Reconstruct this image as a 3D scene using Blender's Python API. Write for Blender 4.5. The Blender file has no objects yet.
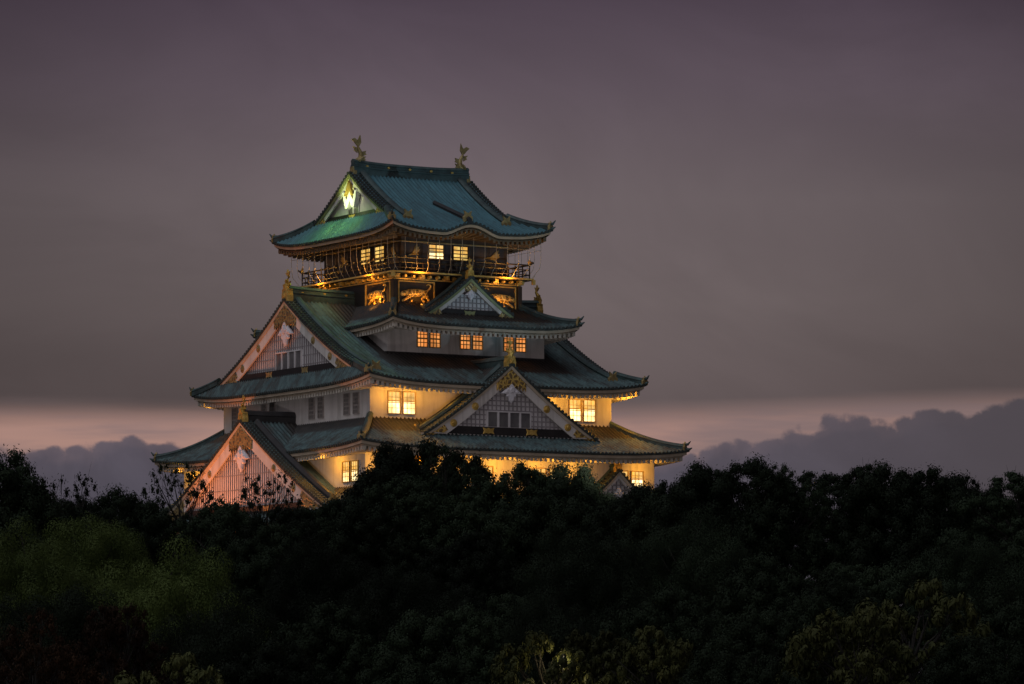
import bpy, math, random
import numpy as np
from mathutils import Vector, Matrix
R = math.radians
scene = bpy.context.scene
col = scene.collection
random.seed(7)
rng = np.random.default_rng(11)

# ------------------------------------------------------------------ camera
CAM_Z = 14.0
cam_d = bpy.data.cameras.new('camera')
cam_d.sensor_width = 36.0
cam_d.lens = 140.6
cam_d.shift_y = 348.0 / 1024.0
cam_d.clip_start = 1.0
cam_d.clip_end = 9000.0
cam = bpy.data.objects.new('camera', cam_d)
cam.location = (0, 0, CAM_Z)
cam.rotation_euler = (R(90), 0, 0)
col.objects.link(cam)
scene.camera = cam
F = 4000.0

# ------------------------------------------------------------------ colour management
vs = scene.view_settings
vs.view_transform = 'Standard'
vs.look = 'None'
vs.exposure = 0.0
vs.gamma = 1.0
vs.use_curve_mapping = False

# ------------------------------------------------------------------ dusk sky
SKY_GAIN = 1.0
world = bpy.data.worlds.new('World')
scene.world = world
world.use_nodes = True
wt = world.node_tree
wt.nodes.clear()


class NG:
    """small helper to write node graphs tersely"""
    def __init__(self, tree):
        self.t = tree

    def n(self, kind, **kw):
        nd = self.t.nodes.new(kind)
        for k, v in kw.items():
            setattr(nd, k, v)
        return nd

    def put(self, sock, v):
        if isinstance(v, bpy.types.NodeSocket):
            self.t.links.new(v, sock)
        elif isinstance(v, (tuple, list)) and len(v) == 3 and sock.type == 'RGBA':
            sock.default_value = (*v, 1)
        else:
            sock.default_value = v

    def m(self, op, a, b=None, c=None, clamp=False):
        nd = self.n('ShaderNodeMath', operation=op)
        nd.use_clamp = clamp
        for i, v in enumerate((a, b, c)):
            if v is not None:
                self.put(nd.inputs[i], v)
        return nd.outputs[0]

    def mix(self, f, a, b, blend='MIX'):
        nd = self.n('ShaderNodeMix', data_type='RGBA', blend_type=blend)
        self.put(nd.inputs[0], f)
        self.put(nd.inputs[6], a)
        self.put(nd.inputs[7], b)
        return nd.outputs[2]

    def rng(self, v, a, b, c=0.0, d=1.0, smooth=True):
        nd = self.n('ShaderNodeMapRange')
        nd.interpolation_type = 'SMOOTHSTEP' if smooth else 'LINEAR'
        nd.clamp = True
        for i, x in enumerate((v, a, b, c, d)):
            self.put(nd.inputs[i], x)
        return nd.outputs[0]

    def ramp(self, v, stops, interp='LINEAR'):
        nd = self.n('ShaderNodeValToRGB')
        cr = nd.color_ramp
        cr.interpolation = interp
        while len(cr.elements) < len(stops):
            cr.elements.new(0.5)
        for e, (p, c) in zip(cr.elements, stops):
            e.position = p
            e.color = (*c, 1) if len(c) == 3 else c
        self.put(nd.inputs[0], v)
        return nd.outputs[0]

    def noise(self, vec, scale, detail=4, rough=0.55, dist=0.0):
        nd = self.n('ShaderNodeTexNoise')
        self.put(nd.inputs['Vector'], vec)
        nd.inputs['Scale'].default_value = scale
        nd.inputs['Detail'].default_value = detail
        nd.inputs['Roughness'].default_value = rough
        nd.inputs['Distortion'].default_value = dist
        return nd.outputs[0]

    def vec(self, x, y, z):
        nd = self.n('ShaderNodeCombineXYZ')
        for i, v in enumerate((x, y, z)):
            self.put(nd.inputs[i], v)
        return nd.outputs[0]


def srgb(r, g, b):
    def f(c):
        c /= 255.0
        return c / 12.92 if c <= 0.04045 else ((c + 0.055) / 1.055) ** 2.4
    return (f(r), f(g), f(b))


g = NG(wt)
tc = g.n('ShaderNodeTexCoord')
sp = g.n('ShaderNodeSeparateXYZ')
wt.links.new(tc.outputs['Generated'], sp.inputs[0])
hx_ = g.m('SQRT', g.m('ADD', g.m('MULTIPLY', sp.outputs[0], sp.outputs[0]), g.m('MULTIPLY', sp.outputs[1], sp.outputs[1])))
EL = g.m('DIVIDE', sp.outputs[2], g.m('MAXIMUM', hx_, 0.001))       # tangent of the elevation
AZ = g.m('ARCTAN2', sp.outputs[0], sp.outputs[1])                   # azimuth, 0 = north (+Y)
cv = g.vec(AZ, g.m('MULTIPLY', EL, 1.0), 0.0)
# overcast deck: soft, darker overhead on this side, a thin bright gap and cumulus tops low on the horizon
n_soft = g.noise(g.vec(g.m('MULTIPLY_ADD', EL, 0.6, AZ), g.m('MULTIPLY', EL, 1.7), 1.3), 11.0, 5, 0.55, 0.6)
n_band = g.noise(g.vec(g.m('MULTIPLY', AZ, 1.0), g.m('MULTIPLY', EL, 9.0), 4.1), 14.0, 4, 0.55)
deck = g.ramp(g.rng(EL, 0.06, 0.19, smooth=False), [
    (0.00, srgb(97, 86, 87)), (0.10, srgb(94, 83, 84)), (0.28, srgb(105, 94, 95)), (0.48, srgb(107, 96, 99)),
    (0.70, srgb(94, 82, 91)), (0.88, srgb(77, 65, 77)), (1.0, srgb(67, 55, 69))])
az_dim = g.rng(g.m('ABSOLUTE', g.m('SUBTRACT', AZ, 0.012)), 0.03, 0.16, 1.0, 0.64)
deck = g.mix(1.0, deck, g.vec(az_dim, az_dim, az_dim), 'MULTIPLY')
soft = g.rng(n_soft, 0.3, 0.7, 0.90, 1.10)
deck = g.mix(1.0, deck, g.vec(soft, soft, soft), 'MULTIPLY')
# the clear gap
gap = g.mix(g.rng(n_band, 0.42, 0.66), srgb(168, 132, 122), srgb(136, 114, 113))
gap = g.mix(g.rng(AZ, 0.0, 0.12, 0.0, 0.45), gap, srgb(118, 100, 100))
e_deck = g.m('ADD', 0.0694, g.m('MULTIPLY', g.m('SUBTRACT', n_band, 0.5), 0.006))
e_deck = g.m('ADD', e_deck, g.rng(AZ, 0.02, 0.13, 0.0, 0.003))
f_gap = g.rng(g.m('SUBTRACT', e_deck, EL), -0.0035, 0.0048)
skyc = g.mix(f_gap, deck, gap)
# cumulus tops
top = g.n('ShaderNodeFloatCurve')
cm = top.mapping
pts = [(0.0, 0.595), (0.075, 0.603), (0.095, 0.618), (0.11, 0.630), (0.145, 0.632), (0.17, 0.622), (0.20, 0.610), (0.26, 0.606), (0.40, 0.58), (0.60, 0.575),
       (0.68, 0.593), (0.74, 0.636), (0.79, 0.662), (0.825, 0.695), (0.845, 0.690), (0.86, 0.664), (0.89, 0.678), (0.93, 0.700), (0.97, 0.708), (1.0, 0.712)]
cu = cm.curves[0]
while len(cu.points) < len(pts):
    cu.points.new(0.5, 0.5)
for p_, q_ in zip(cu.points, pts):
    p_.location = q_
cm.update()
g.put(top.inputs['Value'], g.m('MULTIPLY_ADD', AZ, 1 / 0.256, 0.5, clamp=True))
def cell(scale, w):
    vor = g.n('ShaderNodeTexVoronoi', feature='F1')
    warp = g.m('MULTIPLY', g.m('SUBTRACT', g.noise(cv, 60.0, 2, 0.5), 0.5), 0.012)
    g.put(vor.inputs['Vector'], g.vec(g.m('ADD', AZ, warp), g.m('MULTIPLY_ADD', EL, 1.3, w), w))
    vor.inputs['Scale'].default_value = scale
    return g.m('SUBTRACT', 0.42, vor.outputs['Distance'])
n_puff = g.noise(cv, 170.0, 5, 0.6)
puff = g.m('MULTIPLY', cell(80.0, 2.0), 0.0052)
puff = g.m('ADD', puff, g.m('MULTIPLY', cell(190.0, 5.0), 0.0034))
puff = g.m('ADD', puff, g.m('MULTIPLY', g.m('SUBTRACT', n_puff, 0.5), 0.0055))
e_top = g.m('ADD', g.m('MULTIPLY_ADD', top.outputs[0], 0.1, 0.0008), puff)
f_cu = g.rng(g.m('SUBTRACT', e_top, EL), -0.0004, 0.0017)
cum = g.mix(g.rng(EL, 0.045, 0.070), srgb(80, 76, 87), srgb(88, 81, 91))
cn = g.rng(g.noise(cv, 45.0, 5, 0.6, 0.5), 0.35, 0.7, 0.90, 1.12)
cum = g.mix(1.0, cum, g.vec(cn, cn, cn), 'MULTIPLY')
rim = g.rng(g.m('SUBTRACT', e_top, EL), 0.0005, 0.0055, 0.30, 0.0)
cum = g.mix(rim, cum, srgb(118, 101, 106))
cum = g.mix(1.0, cum, g.vec(soft, soft, soft), 'MULTIPLY')
cum = g.mix(g.rng(AZ, 0.03, 0.14, 0.0, 1.0), cum, srgb(76, 70, 76))
skyc = g.mix(f_cu, skyc, cum)
# the rest of the dome: blue-grey dusk overhead and behind the viewer
up = g.rng(EL, 0.20, 1.2)
skyc = g.mix(up, skyc, (0.050, 0.054, 0.068))
gd = Vector((-0.30, -0.50, 0.80)).normalized()
dot = g.m('ADD', g.m('ADD', g.m('MULTIPLY', sp.outputs[0], gd.x), g.m('MULTIPLY', sp.outputs[1], gd.y)), g.m('MULTIPLY', sp.outputs[2], gd.z))
skyc = g.mix(g.rng(dot, 0.30, 1.0), skyc, (0.26, 0.25, 0.27))
skyc = g.mix(g.rng(EL, 0.0, -0.05), skyc, (0.010, 0.010, 0.011))
nish = g.n('ShaderNodeTexSky', sky_type='NISHITA')
nish.sun_disc = False
nish.sun_elevation = R(2)
nish.sun_rotation = R(200)
ns = g.n('ShaderNodeBackground')
wt.links.new(nish.outputs[0], ns.inputs[0])
ns.inputs[1].default_value = 0.0012
cs = g.n('ShaderNodeBackground')
wt.links.new(skyc, cs.inputs[0])
cs.inputs[1].default_value = SKY_GAIN
ad = g.n('ShaderNodeAddShader')
wt.links.new(ns.outputs[0], ad.inputs[0])
wt.links.new(cs.outputs[0], ad.inputs[1])
wo = g.n('ShaderNodeOutputWorld')
wt.links.new(ad.outputs[0], wo.inputs[0])

# last daylight: a very weak, very soft sun from behind the viewer's left
sun_d = bpy.data.lights.new('dusk_sun', 'SUN')
sun_d.energy = 0.42
sun_d.angle = R(40)
sun_d.color = (0.85, 0.92, 1.0)
sun = bpy.data.objects.new('dusk_sun', sun_d)
sun.rotation_euler = Vector((0.42, 0.34, -0.85)).to_track_quat('-Z', 'Y').to_euler()
col.objects.link(sun)

# ------------------------------------------------------------------ materials
MATS = {}


def new_mat(name):
    m = bpy.data.materials.new(name)
    m.use_nodes = True
    MATS[name] = m
    g = NG(m.node_tree)
    return m, g, m.node_tree.nodes['Principled BSDF']


def bump(g, b, h, strength, dist=0.05):
    bp = g.n('ShaderNodeBump')
    bp.inputs['Strength'].default_value = strength
    bp.inputs['Distance'].default_value = dist
    g.put(bp.inputs['Height'], h)
    g.t.links.new(bp.outputs[0], b.inputs['Normal'])


def simple(name, c1, c2, scale=1.5, rough=0.7, metal=0.0, bmp=0.0, bscale=8.0, stretch=(1, 1, 1)):
    m, g, b = new_mat(name)
    t = g.n('ShaderNodeTexCoord')
    mp = g.n('ShaderNodeMapping')
    mp.inputs['Scale'].default_value = stretch
    g.t.links.new(t.outputs['Object'], mp.inputs[0])
    v = mp.outputs[0]
    n = g.rng(g.noise(v, scale, 6, 0.6), 0.32, 0.68)
    g.put(b.inputs['Base Color'], g.mix(n, c1, c2))
    b.inputs['Roughness'].default_value = rough
    b.inputs['Metallic'].default_value = metal
    if bmp:
        bump(g, b, g.noise(v, bscale, 4, 0.6), bmp)
    return m


def plaster():
    m, g, b = new_mat('plaster')
    t = g.n('ShaderNodeTexCoord')
    mp = g.n('ShaderNodeMapping')
    mp.inputs['Scale'].default_value = (1.6, 1.6, 0.14)
    g.t.links.new(t.outputs['Object'], mp.inputs[0])
    c = g.mix(g.rng(g.noise(t.outputs['Object'], 0.35, 5, 0.6), 0.3, 0.7), (0.70, 0.66, 0.63), (0.55, 0.51, 0.49))
    c = g.mix(g.rng(g.noise(mp.outputs[0], 1.0, 5, 0.6), 0.46, 0.72, 0, 0.65), c, (0.36, 0.33, 0.30))
    c = g.mix(g.rng(g.noise(t.outputs['Object'], 1.7, 6, 0.7), 0.58, 0.75, 0, 0.4), c, (0.40, 0.37, 0.35))
    g.put(b.inputs['Base Color'], c)
    b.inputs['Roughness'].default_value = 0.85
    bump(g, b, g.noise(t.outputs['Object'], 6.0, 4, 0.6), 0.2)


plaster()
simple('lattice_white', (0.66, 0.63, 0.64), (0.54, 0.51, 0.52), 0.8, 0.8)
simple('lattice_dark', (0.31, 0.28, 0.29), (0.23, 0.21, 0.22), 1.0, 0.8)
simple('eave_paint', (0.56, 0.47, 0.36), (0.42, 0.34, 0.25), 0.9, 0.7)
simple('copper_board', (0.62, 0.44, 0.29), (0.48, 0.33, 0.21), 0.9, 0.5, 0.1)
simple('rafter_white', (0.58, 0.53, 0.46), (0.44, 0.40, 0.34), 0.9, 0.8)
simple('rafter_wood', (0.20, 0.13, 0.07), (0.12, 0.08, 0.045), 1.5, 0.6)
simple('black_wood', (0.022, 0.018, 0.017), (0.012, 0.010, 0.010), 1.0, 0.5, bmp=0.1)
simple('brown_wood', (0.055, 0.035, 0.022), (0.03, 0.02, 0.014), 1.0, 0.5)
simple('navy_panel', (0.060, 0.052, 0.055), (0.035, 0.032, 0.038), 1.0, 0.4)
simple('gold', (0.75, 0.50, 0.14), (0.52, 0.32, 0.07), 2.5, 0.42, 0.55, bmp=0.9, bscale=5.0)
simple('gold_leaf', (0.95, 0.62, 0.18), (0.66, 0.38, 0.09), 3.0, 0.34, 0.35, bmp=0.5, bscale=6.0)
simple('antique_gold', (0.42, 0.31, 0.13), (0.26, 0.19, 0.08), 2.5, 0.5, 0.4, bmp=0.8, bscale=5.0)
simple('verdigris_gold', (0.30, 0.30, 0.13), (0.20, 0.22, 0.12), 2.5, 0.5, 0.3, bmp=0.5, bscale=5.0)
simple('white_carving', (0.74, 0.72, 0.76), (0.60, 0.58, 0.63), 2.0, 0.7, bmp=0.6, bscale=4.0)
simple('tile_edge', (0.045, 0.055, 0.05), (0.025, 0.03, 0.028), 2.0, 0.6)
simple('ridge_copper', (0.055, 0.095, 0.095), (0.03, 0.045, 0.045), 1.2, 0.55)
simple('ridge_dark', (0.030, 0.028, 0.030), (0.018, 0.017, 0.018), 1.2, 0.55)
simple('iron', (0.03, 0.03, 0.03), (0.02, 0.02, 0.02), 2.0, 0.5, 0.6)
simple('wire', (0.55, 0.44, 0.32), (0.48, 0.38, 0.26), 2.0, 0.5, 0.0)
simple('stone', (0.26, 0.22, 0.18), (0.15, 0.13, 0.11), 0.6, 0.9, bmp=0.6, bscale=1.5)
simple('bark', (0.024, 0.019, 0.015), (0.013, 0.010, 0.008), 3.0, 0.9, bmp=0.6, bscale=6.0)
simple('soil', (0.030, 0.034, 0.018), (0.018, 0.018, 0.012), 0.15, 0.95)
simple('dark_glass', (0.15, 0.145, 0.145), (0.10, 0.095, 0.10), 1.0, 0.3)
simple('window_grey', (0.36, 0.32, 0.30), (0.27, 0.24, 0.22), 1.5, 0.7)
simple('gilt_frame', (0.42, 0.27, 0.09), (0.30, 0.18, 0.05), 1.5, 0.6)


def roof_mat(name, pat1, pat2, bare1, bare2):
    m, g, b = new_mat(name)
    uv = g.n('ShaderNodeUVMap')
    mp = g.n('ShaderNodeMapping')
    mp.inputs['Scale'].default_value = (1.0, 0.22, 1.0)
    g.t.links.new(uv.outputs[0], mp.inputs[0])
    at = g.n('ShaderNodeAttribute', attribute_name='shelter')
    t = g.n('ShaderNodeTexCoord')
    nb = g.noise(t.outputs['Object'], 0.45, 6, 0.65)
    n1 = g.noise(mp.outputs[0], 1.6, 5, 0.65)
    n2 = g.noise(t.outputs['Object'], 2.2, 5, 0.7)
    pat = g.mix(g.rng(n1, 0.38, 0.62), pat1, pat2)
    n3 = g.noise(mp.outputs[0], 0.55, 6, 0.7)
    pat = g.mix(g.rng(n3, 0.46, 0.62, 0, 0.75), pat, bare2)
    pat = g.mix(g.rng(n2, 0.52, 0.70, 0, 0.80), pat, bare1)
    bare = g.mix(g.rng(n1, 0.35, 0.65), bare1, bare2)
    bare = g.mix(g.rng(n2, 0.60, 0.75, 0, 0.3), bare, pat1)
    sh = g.rng(g.m('ADD', at.outputs['Fac'], g.m('MULTIPLY', g.m('SUBTRACT', nb, 0.5), 0.35)), 0.42, 0.58)
    g.put(b.inputs['Base Color'], g.mix(sh, pat, bare))
    # laps between copper sheets down the slope
    su = g.n('ShaderNodeSeparateXYZ')
    g.t.links.new(uv.outputs[0], su.inputs[0])
    lap = g.m('FRACT', g.m('MULTIPLY', su.outputs[1], 1.6))
    bump(g, b, g.m('ADD', g.m('MULTIPLY', lap, 0.6), n2), 0.5, 0.05)
    b.inputs['Roughness'].default_value = 0.55
    b.inputs['Metallic'].default_value = 0.05
    return m


roof_mat('copper_roof', (0.095, 0.160, 0.165), (0.050, 0.085, 0.092), (0.018, 0.015, 0.015), (0.036, 0.028, 0.024))
roof_mat('copper_roof_top', (0.072, 0.200, 0.245), (0.054, 0.155, 0.195), (0.035, 0.080, 0.095), (0.045, 0.110, 0.135))


def filigree(name, c1, c2, hole, scale):
    m, g, b = new_mat(name)
    t = g.n('ShaderNodeTexCoord')
    v = g.n('ShaderNodeTexVoronoi', feature='DISTANCE_TO_EDGE')
    g.t.links.new(t.outputs['Object'], v.inputs['Vector'])
    v.inputs['Scale'].default_value = scale
    e = g.rng(v.outputs['Distance'], 0.10, 0.20)
    n = g.rng(g.noise(t.outputs['Object'], 2.0, 4, 0.6), 0.35, 0.65)
    g.put(b.inputs['Base Color'], g.mix(e, g.mix(n, c1, c2), hole))
    g.put(b.inputs['Metallic'], g.m('MULTIPLY_ADD', e, -0.4, 0.4))
    b.inputs['Roughness'].default_value = 0.45
    bump(g, b, v.outputs['Distance'], 1.0, 0.15)


filigree('gold_filigree', (0.72, 0.48, 0.13), (0.50, 0.31, 0.07), (0.16, 0.10, 0.04), 2.6)
filigree('tiger_gold', (0.95, 0.62, 0.18), (0.70, 0.40, 0.10), (0.20, 0.11, 0.03), 2.9)
filigree('antique_filigree', (0.46, 0.34, 0.14), (0.32, 0.23, 0.09), (0.12, 0.09, 0.05), 2.6)


def emit(name, c, s, c2=None):
    m, g, b = new_mat(name)
    t = g.n('ShaderNodeTexCoord')
    b.inputs['Base Color'].default_value = (0.05, 0.04, 0.03, 1)
    n = g.rng(g.noise(t.outputs['Object'], 1.1, 2, 0.5), 0.35, 0.65)
    g.put(b.inputs['Emission Color'], g.mix(n, c, c2 or c))
    g.put(b.inputs['Emission Strength'], g.m('MULTIPLY', g.rng(g.noise(t.outputs['Object'], 0.8, 3, 0.6), 0.3, 0.7, 0.55, 1.35), s))
    return m


emit('lit_yellow', (1.0, 0.66, 0.22), 2.2, (1.0, 0.80, 0.42))
emit('lit_upper', (1.0, 0.50, 0.09), 0.95, (1.0, 0.62, 0.20))
emit('lit_orange', (1.0, 0.30, 0.06), 0.8, (1.0, 0.38, 0.10))
emit('lit_amber', (1.0, 0.66, 0.18), 1.0, (0.9, 0.45, 0.08))
emit('lamp_glow', (1.0, 0.93, 0.80), 0.6)
emit('flood_lens', (1.0, 0.75, 0.40), 0.8)


def leaf_mat(name, a, b_, scale=0.35, rough=0.6):
    m, g, b = new_mat(name)
    t = g.n('ShaderNodeTexCoord')
    oi = g.n('ShaderNodeObjectInfo')
    at = g.n('ShaderNodeAttribute', attribute_name='tint')
    n = g.rng(g.noise(t.outputs['Object'], scale, 3, 0.6), 0.3, 0.7)
    f = g.m('MULTIPLY_ADD', at.outputs['Fac'], 0.6, g.m('MULTIPLY', n, 0.4))
    c = g.mix(f, a, b_)
    k = g.m('MULTIPLY_ADD', oi.outputs['Random'], 1.5, 0.55)
    c = g.mix(1.0, c, g.vec(k, k, k), 'MULTIPLY')
    g.put(b.inputs['Base Color'], c)
    b.inputs['Roughness'].default_value = rough
    b.inputs['Specular IOR Level'].default_value = 0.08
    return m


leaf_mat('leaf_dark', (0.007, 0.011, 0.006), (0.017, 0.025, 0.013))
leaf_mat('leaf_green', (0.036, 0.054, 0.014), (0.076, 0.100, 0.026))
leaf_mat('leaf_olive', (0.020, 0.026, 0.010), (0.060, 0.060, 0.020))
leaf_mat('leaf_rust', (0.010, 0.007, 0.004), (0.050, 0.024, 0.012))


# ------------------------------------------------------------------ object helpers
def tag(o, label=None, cat=None, group=None, kind=None):
    if label:
        o['label'] = label
    if cat:
        o['category'] = cat
    if group:
        o['group'] = group
    if kind:
        o['kind'] = kind
    return o


def empty(name, loc, rz=0.0):
    o = bpy.data.objects.new(name, None)
    o.empty_display_size = 0.5
    o.location = loc
    o.rotation_euler = (0, 0, rz)
    col.objects.link(o)
    return o


class MB:
    def __init__(self):
        self.v = []
        self.f = []

    def quad(self, a, b, c, d):
        i = len(self.v)
        self.v += [tuple(a), tuple(b), tuple(c), tuple(d)]
        self.f.append((i, i + 1, i + 2, i + 3))

    def poly(self, pts):
        i = len(self.v)
        self.v += [tuple(p) for p in pts]
        self.f.append(tuple(range(i, i + len(pts))))

    def hexa(self, p):
        """p: 8 points, bottom ring then top ring"""
        i = len(self.v)
        self.v += [tuple(q) for q in p]
        for q in ((3, 2, 1, 0), (4, 5, 6, 7), (0, 1, 5, 4), (1, 2, 6, 5), (2, 3, 7, 6), (3, 0, 4, 7)):
            self.f.append(tuple(i + k for k in q))

    def box(self, x0, x1, y0, y1, z0, z1):
        self.hexa([(x0, y0, z0), (x1, y0, z0), (x1, y1, z0), (x0, y1, z0), (x0, y0, z1), (x1, y0, z1), (x1, y1, z1), (x0, y1, z1)])

    def rings(self, rings, close=True, cap=True):
        n = len(rings[0])
        i0 = len(self.v)
        for r in rings:
            self.v += [tuple(p) for p in r]
        for k in range(len(rings) - 1):
            a = i0 + k * n
            for j in range(n if close else n - 1):
                j2 = (j + 1) % n
                self.f.append((a + j, a + j2, a + n + j2, a + n + j))
        if cap and close:
            self.f.append(tuple(i0 + j for j in range(n))[::-1])
            a = i0 + (len(rings) - 1) * n
            self.f.append(tuple(a + j for j in range(n)))

    def tube(self, pts, radii, n=6, up=Vector((0, 0, 1))):
        pts = [Vector(p) for p in pts]
        if not hasattr(radii, '__len__'):
            radii = [radii] * len(pts)
        rs = []
        for i, p in enumerate(pts):
            d = (pts[min(i + 1, len(pts) - 1)] - pts[max(i - 1, 0)]).normalized()
            u = up if abs(d.dot(up)) < 0.95 else Vector((1, 0, 0))
            s = d.cross(u).normalized()
            t = s.cross(d)
            rs.append([p + (s * math.cos(2 * math.pi * k / n) + t * math.sin(2 * math.pi * k / n)) * radii[i] for k in range(n)])
        self.rings(rs)

    def sweep(self, pts, prof):
        """sweep a profile [(side, up)] along a path, kept upright"""
        pts = [Vector(p) for p in pts]
        rs = []
        for i, p in enumerate(pts):
            d = pts[min(i + 1, len(pts) - 1)] - pts[max(i - 1, 0)]
            s = Vector((d.y, -d.x, 0))
            s = s.normalized() if s.length > 1e-5 else Vector((1, 0, 0))
            rs.append([p + s * a + Vector((0, 0, b)) for a, b in prof])
        self.rings(rs)

    def build(self, name, mat, parent=None, dz=0.0, smooth=False):
        me = bpy.data.meshes.new(name)
        v = self.v if not dz else [(a, b, c + dz) for a, b, c in self.v]
        me.from_pydata(v, [], self.f)
        if smooth:
            me.polygons.foreach_set('use_smooth', [True] * len(me.polygons))
        me.materials.append(MATS[mat])
        me.update()
        o = bpy.data.objects.new(name, me)
        if parent:
            o.parent = parent
        col.objects.link(o)
        return o


def relief(mb, outline, to3, t0, t1, inset=0.12):
    """an extruded, chamfered outline: outline [(u,z)], to3(u,z,n)"""
    cx = sum(p[0] for p in outline) / len(outline)
    cz = sum(p[1] for p in outline) / len(outline)
    r0 = [to3(u, z, t0) for u, z in outline]
    r1 = [to3(u, z, t0 + (t1 - t0) * 0.6) for u, z in outline]
    r2 = [to3(cx + (u - cx) * (1 - inset), cz + (z - cz) * (1 - inset), t1) for u, z in outline]
    mb.rings([r0, r1, r2])


def smoothstep(a, b, x):
    t = min(1.0, max(0.0, (x - a) / (b - a)))
    return t * t * (3 - 2 * t)


# ------------------------------------------------------------------ ground
def ground_z(x, y):
    base = 8.5 + 4.5 * smoothstep(140, 260, y)
    base -= 10.0 * smoothstep(420, 620, y)
    base *= 1.0 - 0.25 * smoothstep(70, 400, abs(x))
    return base + 0.5 * math.sin(x * 0.061 + 1.0) * math.cos(y * 0.047)


def build_ground():
    mb = MB()
    xs = sorted(set([-4000, -2000, -1000, -600, -400, -300] + list(range(-240, 241, 8)) + [300, 400, 600, 1000, 2000, 4000]))
    ys = sorted(set([-1500, -600, -200, -80] + list(range(-40, 480, 8)) + [520, 560, 620, 700, 900, 1300, 2000, 3500, 6500]))
    mb.v = [(x, y, ground_z(x, y)) for y in ys for x in xs]
    n = len(xs)
    for j in range(len(ys) - 1):
        for i in range(n - 1):
            a = j * n + i
            mb.f.append((a, a + 1, a + n + 1, a + n))
    tag(mb.build('ground', 'soil', smooth=True), kind='structure')


build_ground()

# ------------------------------------------------------------------ the castle tower
# castle frame: X along the right-hand face, Y away from the viewer along the left-hand face.
# heights below are measured from eye level; ZB is the height of the tower's foot.
ZB = 11.0
CA = R(31.5)
CASTLE_LOC = (-8.75, 360.0, CAM_Z + ZB)
castle = empty('castle_tower', CASTLE_LOC, CA)
tag(castle, 'tall white castle keep with stacked green copper roofs and glowing windows behind the trees', 'castle')


def cpart(mb, name, mat, parent=castle, label=None, smooth=False):
    o = mb.build(name, mat, parent, -ZB, smooth)
    if label:
        o['label'] = label
    return o


def face(side, d):
    """face basis: 'f' front (-Y), 'l' left (-X), 'r' right, 'b' back at distance d"""
    U = {'f': (1, 0), 'l': (0, -1), 'r': (0, 1), 'b': (-1, 0)}[side]
    N = {'f': (0, -1), 'l': (-1, 0), 'r': (1, 0), 'b': (0, 1)}[side]
    return lambda u, z, n=0.0: (U[0] * u + N[0] * (d + n), U[1] * u + N[1] * (d + n), z)


def fbox(mb, P, u0, u1, z0, z1, n0, n1):
    mb.hexa([P(u0, z0, n1), P(u1, z0, n1), P(u1, z0, n0), P(u0, z0, n0), P(u0, z1, n1), P(u1, z1, n1), P(u1, z1, n0), P(u0, z1, n0)])


# ---- roofs
PITCH = 0.40


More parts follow.
